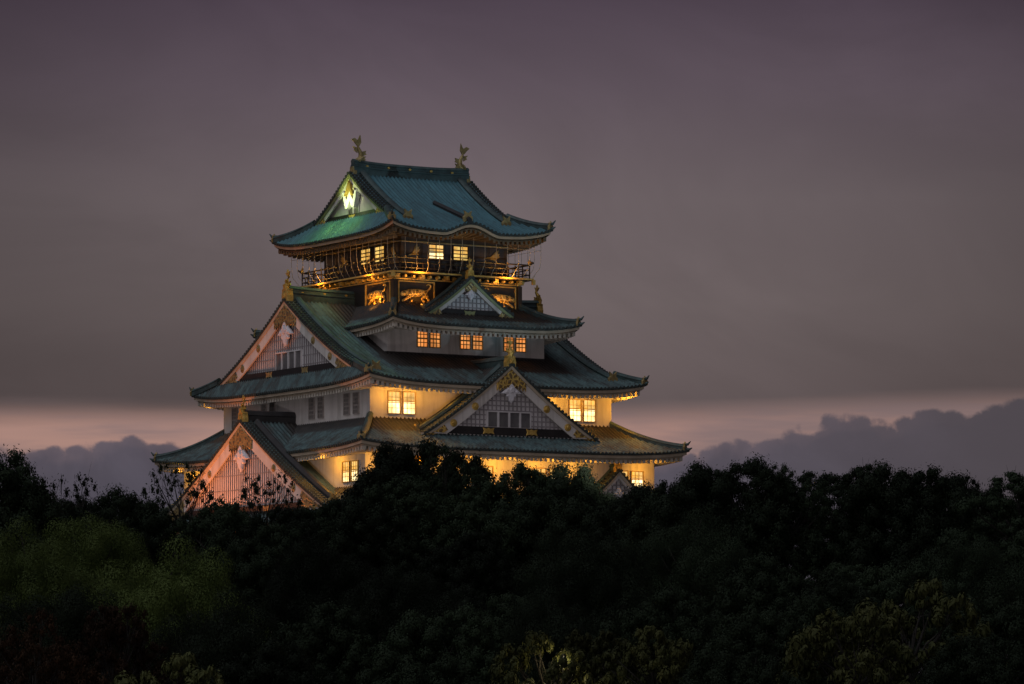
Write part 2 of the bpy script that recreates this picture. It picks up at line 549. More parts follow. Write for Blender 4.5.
class Roof:
    """a roof with eaves half sizes ex, ey at ze.
    hip skirt: rises to tx, ty at zt.   gabled (gx given): rises to a ridge along X at zt, gables at x=+-gx above v=vg"""
    def __init__(s, name, ex, ey, ze, zt, c, lift, tx=None, ty=0.0, gx=None, vg=None, bumpw=0.0, bumph=0.0, upper=None,
                 mat='copper_roof', wall=None, board='eave_paint', rafter='rafter_white', edge_t=0.16, board2=None):
        s.__dict__.update(locals())
        if gx is not None:
            s.tx = gx

    def p(s, v):
        return s.c * v + (1 - s.c) * v * v

    def halfx(s, v):
        if s.gx is None:
            return s.ex - (s.ex - s.tx) * v
        return s.ex - (s.ex - s.gx) * min(1.0, v / s.vg)

    def halfy(s, v):
        return s.ey - (s.ey - s.ty) * v

    def z(s, side, u, v):
        h = s.halfx(v) if side in 'fb' else s.halfy(v)
        q = min(1.0, abs(u) / max(h, 1e-3))
        z = s.ze + (s.zt - s.ze) * s.p(v) + s.lift * (q ** 4.5) * max(0.0, 1 - v / (0.8 if s.gx is None else 0.5)) ** 2
        if s.bumph and side in 'fb' and abs(u) < s.bumpw:
            z += max(0.0, s.bumph + 3.76 * v - (s.zt - s.ze) * s.p(v)) * (0.5 + 0.5 * math.cos(math.pi * u / s.bumpw)) ** 0.8
        return z

    def pt(s, side, u, v, up=0.0):
        d = s.halfy(v) if side in 'fb' else s.halfx(v)
        return face(side, d)(u, s.z(side, u, v) + up)

    def vmax(s, side, u):
        u = abs(u)
        if side in 'fb':
            if s.gx is not None:
                return 1.0 if u <= s.gx + 1e-6 else (s.ex - u) / (s.ex - s.gx) * s.vg
            return 1.0 if u <= s.tx else (s.ex - u) / (s.ex - s.tx)
        if s.gx is not None:
            return min(s.vg, (s.ey - u) / s.ey)
        return 1.0 if u <= s.ty else (s.ey - u) / (s.ey - s.ty)

    def build(s):
        verts, faces, uvs, shel = [], [], [], []
        NV = 18 if s.gx is not None else 12
        SUB = 6
        for side in 'flrb':
            H = s.ex if side in 'fb' else s.ey
            nrow = int(round(2 * H / PITCH))
            us = [-H + 2 * H * k / (nrow * SUB) for k in range(nrow * SUB + 1)]
            segs = [us]
            if s.gx is not None and side in 'fb':
                segs = [[u for u in us if u < -s.gx] + [-s.gx - 1e-4], [-s.gx] + [u for u in us if abs(u) < s.gx] + [s.gx],
                        [s.gx + 1e-4] + [u for u in us if u > s.gx]]
            for seg in segs:
                i0 = len(verts)
                for u in seg:
                    vm = max(0.0, s.vmax(side, u))
                    ph = (u + H) / (2 * H) * nrow
                    cor = 0.14 * max(0.0, math.sin(math.pi * 2 * ph)) ** 0.6
                    for j in range(NV + 1):
                        v = vm * j / NV
                        P = s.pt(side, u, v, cor)
                        verts.append(P)
                        uvs.append((u, v * (s.ey if side in 'fb' else s.ex) * 1.1))
                        if s.upper:
                            a = min(s.upper[0] - abs(P[0]), s.upper[1] - abs(P[1]))
                            shel.append(min(1.0, max(0.0, 0.5 + a * 0.45)))
                        else:
                            shel.append(0.0)
                for k in range(len(seg) - 1):
                    for j in range(NV):
                        a = i0 + k * (NV + 1) + j
                        faces.append((a, a + NV + 1, a + NV + 2, a + 1))
            if s.gx is not None and side in 'lr':       # the skirt runs in under the verge to the gable wall
                i0 = len(verts)
                hw = s.halfy(s.vg)
                zz = s.ze + (s.zt - s.ze) * s.p(s.vg)
                for (u, d, z) in ((-hw, s.gx, zz), (hw, s.gx, zz), (hw, s.gx - 1.2, zz + 0.05), (-hw, s.gx - 1.2, zz + 0.05)):
                    verts.append(face(side, d)(u, z))
                    uvs.append((u, 1.0))
                    shel.append(1.0)
                faces.append((i0, i0 + 1, i0 + 2, i0 + 3))
        me = bpy.data.meshes.new('roof')
        me.from_pydata([(a, b, c - ZB) for a, b, c in verts], [], faces)
        ul = me.uv_layers.new(name='UVMap')
        idx = np.empty(len(me.loops), dtype=np.int32)
        me.loops.foreach_get('vertex_index', idx)
        ul.data.foreach_set('uv', np.array(uvs, dtype=np.float32)[idx].ravel())
        at = me.attributes.new('shelter', 'FLOAT', 'POINT')
        at.data.foreach_set('value', np.array(shel, dtype=np.float32))
        me.polygons.foreach_set('use_smooth', [True] * len(me.polygons))
        me.materials.append(MATS[s.mat])
        o = bpy.data.objects.new('roof', me)
        o.parent = castle
        col.objects.link(o)
        o['label'] = s.name
        s.o = o
        s.eaves()
        s.ridges()
        return s

    def eaves(s):
        tiles, board, low, raft, soff = MB(), MB(), MB(), MB(), MB()
        wx, wy = s.wall
        for side in 'flrb':
            H = s.ex if side in 'fb' else s.ey
            D = s.ey if side in 'fb' else s.ex
            W = wx if side in 'fb' else wy
            WD = wy if side in 'fb' else wx
            ze = lambda u: s.z(side, max(-H, min(H, u)), 0.0)

            def strip(mb, i0, i1, za, zb, back=0.12):
                n = 72
                r = []
                for k in range(n + 1):
                    t = -1 + 2 * k / n
                    ua, ub = t * (H - i0), t * (H - i0 - back)
                    z = ze(t * H)
                    P = face(side, D)
                    r.append([P(ua, z + za, -i0), P(ua, z + zb, -i0), P(ub, z + zb, -i0 - back), P(ub, z + za, -i0 - back)])
                mb.rings(r)
            strip(tiles, 0.02, 0, -s.edge_t, 0.0, 0.30)
            strip(board, 0.14, 0, -s.edge_t - 0.24, -s.edge_t - 0.01, 0.18)
            strip(low, 0.40, 0, -s.edge_t - 0.44, -s.edge_t - 0.245, 0.18)
            # round tile ends
            nrow = int(round(2 * H / PITCH))
            for k in range(nrow):
                u = -H + 2 * H * (k + 0.25) / nrow
                z = ze(u) - 0.02
                P = face(side, D)
                ring = [(u + 0.125 * math.cos(q * math.pi / 4), z + 0.125 * math.sin(q * math.pi / 4)) for q in range(8)]
                tiles.rings([[P(a, b, -0.1) for a, b in ring], [P(a, b, 0.06) for a, b in ring]])
            # rafters and soffit
            nr = int(round(2 * (H - 0.6) / 0.48))
            rise = 0.16 * (D - WD)
            b0 = -s.edge_t - 0.36

            def zr(u, t):       # underside height; t 0 at the eave, 1 at the wall
                return s.ze + b0 + (ze(u) - s.ze) * (1 - t) ** 1.5 + rise * t
            for k in range(nr + 1):
                u = -(H - 0.6) + 2 * (H - 0.6) * k / nr
                # in the corner the rafter stops at the hip
                tend = 1.0 if abs(u) <= W else max(0.05, 1 - (abs(u) - W) / (H - W))
                P = face(side, D)
                pr_ = []
                for t in (0.0, 0.5 * tend, tend):
                    n = -0.36 - (D - WD - 0.36) * t
                    z = zr(u, t)
                    pr_.append([P(u - 0.12, z - 0.34, n), P(u + 0.12, z - 0.34, n), P(u + 0.12, z, n), P(u - 0.12, z, n)])
                raft.rings(pr_)
            n = 48
            rows = []
            for j in range(5):
                t = j / 4
                hl = (H - 0.2) + (W - H + 0.2) * t
                row = []
                for k in range(n + 1):
                    q = -1 + 2 * k / n
                    row.append(face(side, D)(q * hl, zr(q * H, t) + 0.02, -0.2 - (D - WD - 0.2) * t))
                rows.append(row)
            soff.rings(rows, close=False, cap=False)
        cpart(tiles, 'eave_tiles', 'tile_edge', s.o)
        cpart(board, 'eave_board', s.board, s.o)
        cpart(low, 'lower_eave_board', s.board2 or s.board, s.o)
        cpart(raft, 'rafters', s.rafter, s.o)
        cpart(soff, 'soffit', s.rafter, s.o, smooth=True)

    def ridges(s):
        prof = [(-0.24, -0.12), (-0.24, 0.26), (-0.30, 0.30), (-0.16, 0.46), (0, 0.52), (0.16, 0.46), (0.30, 0.30), (0.24, 0.26), (0.24, -0.12)]
        vtop = s.vg if s.gx is not None else 1.0
        for sx in (-1, 1):
            for sy in (-1, 1):
                hips, orn, tips = MB(), MB(), MB()
                side = 'f' if sy < 0 else 'b'
                usg = sx if side == 'f' else -sx
                pts = []
                for j in range(15):
                    v = vtop * (0.06 + 0.94 * (1 - j / 14))
                    pts.append(Vector(s.pt(side, usg * s.halfx(v), v)))
                d = (pts[-1] - pts[-2]).normalized()
                hips.sweep(pts, prof)
                # horned end
                e = pts[-1] + Vector((0, 0, 0.40))
                dh = Vector((d.x, d.y, 0)).normalized()
                tips.tube([e - dh * 0.3, e + dh * 0.35 + Vector((0, 0, 0.08)), e + dh * 0.6 + Vector((0, 0, 0.34))], [0.16, 0.12, 0.04], 7)
                c = Vector(s.pt(side, usg * s.ex, 0.0))
                tips.tube([c - dh * 0.9 + Vector((0, 0, 0.12)), c + dh * 0.0 + Vector((0, 0, 0.06)), c + dh * 0.3 + Vector((0, 0, 0.2))], [0.2, 0.14, 0.04], 7)
                side_v = Vector((-dh.y, dh.x, 0))
                o0 = pts[-1] + dh * 0.04
                out = [(-0.34, -0.1), (-0.38, 0.25), (-0.24, 0.36), (-0.26, 0.56), (-0.08, 0.52), (0, 0.72), (0.08, 0.52), (0.26, 0.56), (0.24, 0.36), (0.38, 0.25), (0.34, -0.1)]
                relief(orn, out, lambda u, z, n: tuple(o0 + side_v * u + dh * n + Vector((0, 0, z))), -0.05, 0.12)
                cpart(hips, 'hip_ridge', 'ridge_copper', s.o)
                cpart(tips, 'ridge_tip', 'ridge_copper', s.o, smooth=True)
                cpart(orn, 'ridge_ornament', 'antique_gold', s.o)
        if s.gx is None:
            return
        # main ridge
        main, dots = MB(), []
        L = s.gx - 0.25
        big = [(-0.34, -0.35), (-0.34, 0.30), (-0.42, 0.34), (-0.42, 0.44), (-0.30, 0.48), (-0.30, 0.72), (-0.40, 0.76), (-0.22, 0.95), (0, 1.02),
               (0.22, 0.95), (0.40, 0.76), (0.30, 0.72), (0.30, 0.48), (0.42, 0.44), (0.42, 0.34), (0.34, 0.30), (0.34, -0.35)]
        n = 24
        main.sweep([(-L + 2 * L * k / n, 0, s.zt + 0.22 * (abs(-1 + 2 * k / n)) ** 3) for k in range(n + 1)], big)
        for k in range(int(2 * L / 2.2)):
            x = -L + 1.3 + 2.2 * k
            for sy in (-1, 1):
                P = face('f' if sy < 0 else 'b', 0.31)
                ring = [(x * (1 if sy < 0 else -1) + 0.14 * math.cos(q * math.pi / 4), s.zt + 0.60 + 0.10 * math.sin(q * math.pi / 4)) for q in range(8)]
                q = MB()
                q.rings([[P(a, b, -0.02) for a, b in ring], [P(a, b, 0.06) for a, b in ring]])
                dots.append(q)
        for sx in (-1, 1):
            for side in 'fb':
                kud, kor = MB(), MB()
                usg = sx if side == 'f' else -sx
                pts = []
                for j in range(21):
                    v = s.vg * 0.62 + (0.985 - s.vg * 0.62) * (1 - j / 20)
                    pts.append(Vector(s.pt(side, usg * min(s.gx - 1.15, s.halfx(v) - 0.3), v)))
                kud.sweep(pts, [(a * 1.15, b) for a, b in prof])
                e = pts[-1]
                dh = (pts[-1] - pts[-2])
                dh = Vector((dh.x, dh.y, 0)).normalized()
                sv = Vector((-dh.y, dh.x, 0))
                out = [(-0.45, -0.25), (-0.5, 0.25), (-0.3, 0.42), (-0.38, 0.85), (-0.1, 0.62), (0.1, 0.62), (0.38, 0.85), (0.3, 0.42), (0.5, 0.25), (0.45, -0.25)]
                relief(kor, out, lambda u, z, n: tuple(e + sv * u + dh * n + Vector((0, 0, z))), -0.05, 0.16)
                cpart(kud, 'descending_ridge', 'ridge_copper', s.o)
                cpart(kor, 'ridge_ornament', 'antique_gold', s.o)
        cpart(main, 'main_ridge', 'ridge_copper', s.o)
        for q in dots:
            cpart(q, 'ridge_crest', 'gold', s.o)


def skirt_z(r, side, u, v):
    return r.z(side, u, v)


# ---- gable faces
def gable_face(parent, P, W, zc, z0, ov, bw=0.95, lattice=True, verge_mat='tile_edge', bargemat='plaster', strip='eave_paint', windows=0, win_w=0.85, win_h=1.35,
               win_z=0.0, beam=True, gold='gold', medallions=2, gegyo_s=1.0, butterflies=2, lat_mat='lattice_white', lh=0.22, hp=0.42, lpitch=0.42, ap=(1.5, 1.25), filig='gold_filigree', gegyo=True, apexgold=True, endgold=True, lw=0.24,
               label=None, dotmat='tile_edge', lat_off=1.0):
    """P(u,z,n): face frame, n=0 in the barge plane, the gable wall stands back by ov. zc(u) is the roof line."""
    NS = 28
    us = [-W + 2 * W * k / (2 * NS) for k in range(2 * NS + 1)]
    # gable wall
    w = MB()
    for k in range(2 * NS):
        a, b = us[k], us[k + 1]
        w.quad(P(a, z0 - 0.8, -ov), P(b, z0 - 0.8, -ov), P(b, max(z0 - 0.8, zc(b) - 0.1), -ov), P(a, max(z0 - 0.8, zc(a) - 0.1), -ov))
    wall = cpart(w, 'gable', 'lattice_white' if lattice else bargemat, parent if parent is castle else parent)
    if label:
        wall['label'] = label
    # barge boards, each with a moulding above, and verge tiles
    for sg in (-1, 1):
        b, m = MB(), MB()
        rb, rm = [], []
        for k in range(NS + 1):
            u = sg * W * (1.0 - k / NS)
            du = 0.01
            sl = (zc(u - du) - zc(u + du)) / (2 * du) if abs(u) > 0.02 else 0
            f = math.sqrt(1 + sl * sl)
            wid = bw * (1.0 + 0.25 * (1 - k / NS) ** 2)
            zt = zc(u) - 0.14
            zb = zc(u) - 0.14 - wid * f
            if abs(u) < 0.02:
                f = math.sqrt(1 + ((zc(0.05) - zc(0.45)) / 0.4) ** 2)
                zb = zt - wid * f
            zb = max(zb, z0 - 0.75)
            zm = max(zb + 0.02, zt - 0.24 * f)
            rb.append([P(u, zb, -0.16), P(u, zb, 0.0), P(u, zm, 0.0), P(u, zm, -0.16)])
            rm.append([P(u, zm, -0.2), P(u, zm, 0.10), P(u, zt, 0.14), P(u, zt, -0.2)])
        b.rings(rb)
        m.rings(rm)
        cpart(b, 'barge_board', bargemat, wall)
        cpart(m, 'barge_moulding', strip, wall)
        v = MB()
        u = 0.15
        while u < W - 0.05:
            z = zc(sg * u) + 0.02
            ring = [(sg * u + 0.15 * math.cos(q * math.pi / 4), z + 0.15 * math.sin(q * math.pi / 4)) for q in range(8)]
            v.rings([[P(a, c, -0.95) for a, c in ring], [P(a, c, 0.22) for a, c in ring]])
            u += 0.42 / math.sqrt(1 + ((zc(sg * u) - zc(sg * (u + 0.1))) / 0.1) ** 2)
        for k in range(NS):
            ua, ub = sg * W * k / NS, sg * W * (k + 1) / NS
            v.hexa([P(ua, zc(ua) - 0.16, 0.2), P(ub, zc(ub) - 0.16, 0.2), P(ub, zc(ub) - 0.16, -1.0), P(ua, zc(ua) - 0.16, -1.0),
                    P(ua, zc(ua), 0.2), P(ub, zc(ub), 0.2), P(ub, zc(ub), -1.0), P(ua, zc(ua), -1.0)])
        cpart(v, 'verge_tiles', verge_mat, wall)
    slope0 = (zc(0.05) - zc(0.8)) / 0.75
    ff = math.sqrt(1 + slope0 * slope0)
    # lattice
    low = z0
    def cutz(u):
        u = abs(u)
        sl = (zc(max(0.0, u - 0.1)) - zc(u + 0.1)) / (u + 0.1 - max(0.0, u - 0.1))
        return zc(u) - 0.10 - bw * 0.9 * math.sqrt(1 + sl * sl)
    hw = next((u for u in [W * k / 200 for k in range(200, 0, -1)] if cutz(u) > low + 0.15), W * 0.6)
    if lattice:
        lt = MB()
        pitch = lpitch
        ww = windows * (win_w + 0.16) / 2 + 0.12 if windows else -1
        nb = int(hw / pitch)
        for k in range(-nb, nb + 1):
            u = k * pitch
            zt = cutz(u)
            zb = low
            if abs(u) < ww:
                zb = win_z + win_h + 0.12
            if zt > zb + 0.1:
                fbox(lt, P, u - lw / 2, u + lw / 2, zb, zt, -ov, -ov + 0.07)
        z = low + 0.2
        while z < cutz(0) - 0.3:
            uu = next((u for u in [hw * k / 100 for k in range(100, 0, -1)] if cutz(u) > z), 0)
            if uu > 0.2:
                if windows and z < win_z + win_h + 0.1:
                    if uu > ww:
                        fbox(lt, P, -uu, -ww, z - lh / 2, z + lh / 2, -ov, -ov + 0.05)
                        fbox(lt, P, ww, uu, z - lh / 2, z + lh / 2, -ov, -ov + 0.05)
                else:
                    fbox(lt, P, -uu, uu, z - lh / 2, z + lh / 2, -ov, -ov + 0.05)
            z += hp
        cpart(lt, 'lattice', 'lattice_dark', wall)
    for k in range(windows):
        u = (k - (windows - 1) / 2) * (win_w + 0.16)
        fr, pn = MB(), MB()
        for (a, b_) in ((u - win_w / 2 - 0.10, u - win_w / 2), (u + win_w / 2, u + win_w / 2 + 0.055)):
            fbox(fr, P, a, b_, win_z - 0.05, win_z + win_h + 0.1, -ov, -ov + 0.16)
        fbox(fr, P, u - win_w / 2, u + win_w / 2, win_z + win_h, win_z + win_h + 0.1, -ov, -ov + 0.158)
        fbox(pn, P, u - win_w / 2, u + win_w / 2, win_z, win_z + win_h, -ov, -ov + 0.04)
        wo_ = cpart(fr, 'window', lat_mat, wall)
        po = cpart(pn, 'window_pane', 'dark_glass', wall)
    if beam:
        bm = MB()
        fbox(bm, P, -hw - 1.0, hw + 1.0, low - 0.68, low - 0.02, -ov, -ov + 0.26)
        cpart(bm, 'beam', 'black_wood', wall)
        for k in range(butterflies):
            u = (k - (butterflies - 1) / 2) * hw * 0.80
            zz = low - 0.36
            out = [(-0.62, -0.3), (-0.5, 0), (-0.62, 0.3), (-0.2, 0.2), (0, 0.28), (0.2, 0.2), (0.62, 0.3), (0.5, 0), (0.62, -0.3), (0.2, -0.2), (0, -0.28), (-0.2, -0.2)]
            q = MB()
            relief(q, [(u + a * 0.95, zz + c * 0.95) for a, c in out], lambda a, b, n: P(a, b, n - ov), 0.24, 0.33)
            cpart(q, 'beam_fitting', gold, wall)
    zt = zc(0) - 0.14
    if apexgold:        # filigree chevron below the apex
        q = MB()
        L, h = ap
        zz = lambda u: zc(abs(u)) - 0.14 - 0.26 * ff
        outl = []
        nn = 10
        for k in range(nn + 1):
            u = -L + 2 * L * k / nn
            outl.append((u, zz(u)))
        for k in range(nn * 2 + 1):
            u = L - 2 * L * k / (nn * 2)
            wob = 0.13 * h * (1 if k % 2 else -1)
            outl.append((u * 0.98, zz(u) - h * (1.0 - 0.62 * (abs(u) / L) ** 1.4) * (1.0 + 0.10 * math.cos(6 * u / L)) + wob * (0.5 if k in (0, nn * 2) else 1)))
        relief(q, outl, P, 0.0, 0.14, 0.03)
        # a second row of scroll bosses
        for k in range(0):
            u = -L * 0.8 + 1.6 * L * k / 6
            c = (u, zz(u) - h * 0.5)
            ring = [(c[0] + 0.2 * math.cos(t * math.pi / 4), c[1] + 0.26 * math.sin(t * math.pi / 4)) for t in range(8)]
            relief(q, ring, P, 0.12, 0.24, 0.4)
        cpart(q, 'apex_fitting', filig, wall)
    if gegyo:           # white pendant carving
        q = MB()
        s_ = gegyo_s
        zz0 = zt - 0.26 * ff - ap[1] * 0.92
        out = [(0, 0.15), (0.35, -0.15), (0.55, -0.55), (1.15, -1.0), (1.45, -1.25), (1.0, -1.32), (0.62, -1.22), (0.72, -1.6), (0.4, -1.72), (0.28, -2.15), (0, -2.4)]
        out = out + [(-a, b) for a, b in out[::-1][1:-1]]
        relief(q, [(a * s_, zz0 + b * s_) for a, b in out], P, -0.1, 0.16, 0.2)
        ring = [(0.34 * s_ * math.cos(t * math.pi / 6 * 2), zz0 - 0.85 * s_ + 0.4 * s_ * math.sin(t * math.pi / 6 * 2)) for t in range(6)]
        relief(q, ring, P, 0.1, 0.28, 0.3)
        for sg in (-1, 1):
            ring = [(sg * 0.7 * s_ + 0.22 * s_ * math.cos(t * math.pi / 4), zz0 - 1.05 * s_ + 0.18 * s_ * math.sin(t * math.pi / 4)) for t in range(8)]
            relief(q, ring, P, 0.1, 0.24, 0.4)
        cpart(q, 'pendant_carving', 'white_carving', wall)
    for sg in (-1, 1):
        for k in range(medallions):
            u = sg * W * (0.40 + 0.24 * k)
            sl = (zc(u - 0.05) - zc(u + 0.05)) / 0.1
            f = math.sqrt(1 + sl * sl)
            c = (u, zc(u) - 0.14 - 0.24 * f - (bw - 0.2) * f * 0.5)
            q = MB()
            for (rr, t0, t1) in ((0.34, 0.0, 0.08), (0.17, 0.06, 0.16)):
                ring = [(c[0] + rr * math.cos(t * math.pi / 6), c[1] + rr * math.sin(t * math.pi / 6)) for t in range(12)]
                relief(q, ring, P, t0, t1, 0.3)
            cpart(q, 'medallion', gold, wall)
        if endgold:
            q = MB()
            ua, ub = W * 0.74, W * 0.985
            nn = 8
            outl = []
            for k in range(nn + 1):
                u = sg * (ub + (ua - ub) * k / nn)
                outl.append((u, zc(u) - 0.46))
            lowz = low - 0.62
            outl += [(sg * (ua - 0.35), zc(ua) - 0.9), (sg * (ua + 0.1), zc(ua) - 1.15), (sg * (ua - 0.3), max(lowz, zc(ua) - 1.75)), (sg * (ua + 0.9), lowz)]
            outl.append((sg * ub, lowz))
            relief(q, outl, P, -0.02, 0.07, 0.04)
            cpart(q, 'barge_end_fitting', filig, wall)
    return wall


def finial(parent, base, dh, s_=1.0, mat='gold', tail=True):
    """onigawara block with a bird-perch horn: base point, outward horizontal direction"""
    q = MB()
    base = Vector(base)
    dh = Vector(dh)
    sv = Vector((-dh.y, dh.x, 0))
    T = lambda u, z, n: tuple(base + sv * u * s_ + dh * n * s_ + Vector((0, 0, z * s_)))
    out = [(-0.46, -0.55), (-0.50, 0.0), (-0.40, 0.35), (-0.44, 0.52), (-0.2, 0.62), (0.2, 0.62), (0.44, 0.52), (0.40, 0.35), (0.50, 0.0), (0.46, -0.55)]
    relief(q, out, T, -0.35, 0.2, 0.1)
    ring = [(0.22 * math.cos(t * math.pi / 2 + math.pi / 4), 0.05 + 0.26 * math.sin(t * math.pi / 2 + math.pi / 4)) for t in range(4)]
    relief(q, ring, T, 0.14, 0.30, 0.4)
    if tail:
        q.tube([T(0, 0.55, 0.0), T(0.02, 0.85, 0.08), T(-0.03, 1.2, -0.05), T(0.03, 1.5, -0.22), T(0.0, 1.75, -0.2)], [0.26 * s_, 0.25 * s_, 0.17 * s_, 0.10 * s_, 0.06 * s_], 8)
        for fin_ in ([(0.1, 0.75), (0.5, 0.85), (0.36, 0.98), (0.48, 1.15), (0.1, 1.08)], [(-0.1, 0.8), (-0.46, 0.95), (-0.32, 1.05), (-0.42, 1.25), (-0.1, 1.15)],
                     [(-0.04, 1.55), (-0.34, 1.85), (-0.1, 1.82), (0.0, 2.1), (0.12, 1.8), (0.36, 1.92), (0.1, 1.5)]):
            relief(q, fin_, lambda u, z, n: T(u, z, n - 0.12), -0.06, 0.08, 0.2)
    return cpart(q, 'ridge_finial', mat, parent)


def dormer(name, side, plane, cu_, W, zb, za, c, depth, z0, roof_mat_='copper_roof', shelter_rect=None, fin=1.0, ridge_mat='ridge_copper', ridge_h=0.75, **kw):
    """a gable dormer facing `side`, barge plane at distance `plane`, running back by `depth`"""
    P0 = face(side, plane)
    P = lambda u, z, n=0.0: P0(u + cu_, z, n)
    zc = lambda u: zb + (za - zb) * (c * (1 - abs(u) / W) + (1 - c) * (1 - abs(u) / W) ** 2) if abs(u) <= W else zb - (abs(u) - W) * 0.3
    verts, faces, uvs, shel = [], [], [], []
    nrow = int(depth / PITCH)
    SUB, NV = 6, 20
    for sg in (-1, 1):
        i0 = len(verts)
        cols_ = nrow * SUB
        for k in range(cols_ + 1):
            n = 0.1 - depth * k / cols_
            cor = 0.14 * max(0.0, math.sin(2 * math.pi * k / SUB)) ** 0.6
            for j in range(NV + 1):
                u = sg * W * (1.02 - 1.02 * j / NV)
                q = P(u, zc(u) + cor, n)
                verts.append(q)
                uvs.append((n, abs(u) * 1.15))
                if shelter_rect:
                    a = min(shelter_rect[0] - abs(q[0]), shelter_rect[1] - abs(q[1]))
                    shel.append(min(1.0, max(0.0, 0.5 + a * 0.45)))
                else:
                    shel.append(0.0)
        for k in range(cols_):
            for j in range(NV):
                a = i0 + k * (NV + 1) + j
                faces.append((a, a + NV + 1, a + NV + 2, a + 1))
    me = bpy.data.meshes.new('gable_roof')
    me.from_pydata([(a, b, d - ZB) for a, b, d in verts], [], faces)
    ul = me.uv_layers.new(name='UVMap')
    idx = np.empty(len(me.loops), dtype=np.int32)
    me.loops.foreach_get('vertex_index', idx)
    ul.data.foreach_set('uv', np.array(uvs, dtype=np.float32)[idx].ravel())
    at = me.attributes.new('shelter', 'FLOAT', 'POINT')
    at.data.foreach_set('value', np.array(shel, dtype=np.float32))
    me.polygons.foreach_set('use_smooth', [True] * len(me.polygons))
    me.materials.append(MATS[roof_mat_])
    o = bpy.data.objects.new('gable_roof', me)
    o.parent = castle
    col.objects.link(o)
    o['label'] = name
    prof = [(-0.26, -0.3), (-0.26, 0.3), (-0.34, 0.36), (-0.18, 0.62), (0, 0.70), (0.18, 0.62), (0.34, 0.36), (0.26, 0.3), (0.26, -0.3)]
    prof = [(a, b * ridge_h / 0.7) for a, b in prof]
    r = MB()
    r.sweep([P(0, za + 0.02, -0.3 - (depth - 0.3) * k / 10) for k in range(11)], prof)
    cpart(r, 'main_ridge', ridge_mat, o)
    for sg in (-1, 1):
        for n in (-1.15,):
            r = MB()
            r.sweep([P(sg * W * (0.06 + 0.90 * k / 20), zc(W * (0.06 + 0.90 * k / 20)) + 0.02, n) for k in range(21)],
                    [(a * 0.9, b * 0.75) for a, b in prof])
            cpart(r, 'descending_ridge', ridge_mat, o)
            e = Vector(P(sg * W * 0.965, zc(W * 0.965), n))
            dh = Vector(P(sg, 0, 0)) - Vector(P(0, 0, 0))
            q = MB()
            sv = Vector((-dh.y, dh.x, 0))
            out = [(-0.45, -0.2), (-0.5, 0.3), (-0.28, 0.4), (-0.36, 0.85), (-0.1, 0.65), (0.1, 0.65), (0.36, 0.85), (0.28, 0.4), (0.5, 0.3), (0.45, -0.2)]
            relief(q, [(a * fin, b * fin) for a, b in out], lambda u, z, m: tuple(e + sv * u + dh * m + Vector((0, 0, z))), -0.05, 0.14)
            cpart(q, 'ridge_ornament', 'antique_gold', o)
    N = Vector(P0(0, 0, 1)) - Vector(P0(0, 0, 0))
    finial(o, Vector(P(0, za + 0.15, -0.1)), N, fin)
    gable_face(o, P, W, zc, z0, 0.42, **kw)
    return o


# ---- windows
def window(P, u, z0, w, h, pane, cols_=3, rows=4, frame='brown_wood', bar=0.05, fr=0.09, mid=True, n0=0.0, parent=castle, label=None):
    f, p = MB(), MB()
    fbox(f, P, u - w / 2 - fr, u - w / 2, z0 - fr, z0 + h + fr, n0 - 0.02, n0 + 0.13)
    fbox(f, P, u + w / 2, u + w / 2 + fr, z0 - fr, z0 + h + fr, n0 - 0.02, n0 + 0.13)
    fbox(f, P, u - w / 2, u + w / 2, z0 + h, z0 + h + fr, n0 - 0.02, n0 + 0.126)
    fbox(f, P, u - w / 2, u + w / 2, z0 - fr, z0, n0 - 0.02, n0 + 0.15)
    for k in range(1, cols_):
        uu = u - w / 2 + w * k / cols_
        fbox(f, P, uu - bar / 2, uu + bar / 2, z0, z0 + h, n0 + 0.03, n0 + 0.07)
    for k in range(1, rows):
        zz = z0 + h * k / rows
        b = bar * (1.9 if mid and k == rows // 2 else 1)
        fbox(f, P, u - w / 2, u + w / 2, zz - b / 2, zz + b / 2, n0 + 0.033, n0 + 0.075)
    if pane == 'lit_yellow':
        up_ = MB()
        fbox(up_, P, u - w / 2, u + w / 2, z0 + h * 0.58, z0 + h, n0 - 0.02, n0 + 0.025)
        fbox(p, P, u - w / 2, u + w / 2, z0, z0 + h * 0.57, n0 - 0.02, n0 + 0.025)
        fbox(f, P, u - w / 2, u + w / 2, z0 + h * 0.55, z0 + h * 0.60, n0 + 0.02, n0 + 0.09)
    else:
        fbox(p, P, u - w / 2, u + w / 2, z0, z0 + h, n0 - 0.02, n0 + 0.025)
    o = cpart(f, 'window', frame, parent)
    if pane == 'lit_yellow':
        cpart(up_, 'window_pane', 'lit_upper', o)
    if label:
        o['label'] = label
    cpart(p, 'window_pane', pane, o)
    return o


def storey(hx, hy, z0, z1, label, mat='plaster', base=None):
    m = MB()
    # wall shell of vertical panels (so that the plaster has edges of its own)
    m.box(-hx, hx, -hy, hy, z0, z1)
    o = cpart(m, 'storey_wall', mat, castle, label)
    if base:
        b = MB()
        b.box(-hx - 0.06, hx + 0.06, -hy - 0.06, hy + 0.06, z0, base)
        cpart(b, 'base_board', 'black_wood', o)
    return o


# ---- the five storeys, bottom to top
storey(16.6, 19.0, 9.0, 15.4, 'cream plaster wall of the lowest storey, mostly behind trees')
storey(14.65, 16.9, 14.5, 21.3, 'white wall of the second storey lit golden from below')
storey(12.3, 13.55, 20.0, 27.2, 'white wall of the third storey with a bright glow under its eaves')
storey(8.05, 9.1, 26.0, 32.4, 'pale wall of the fourth storey with six orange windows', base=29.5)

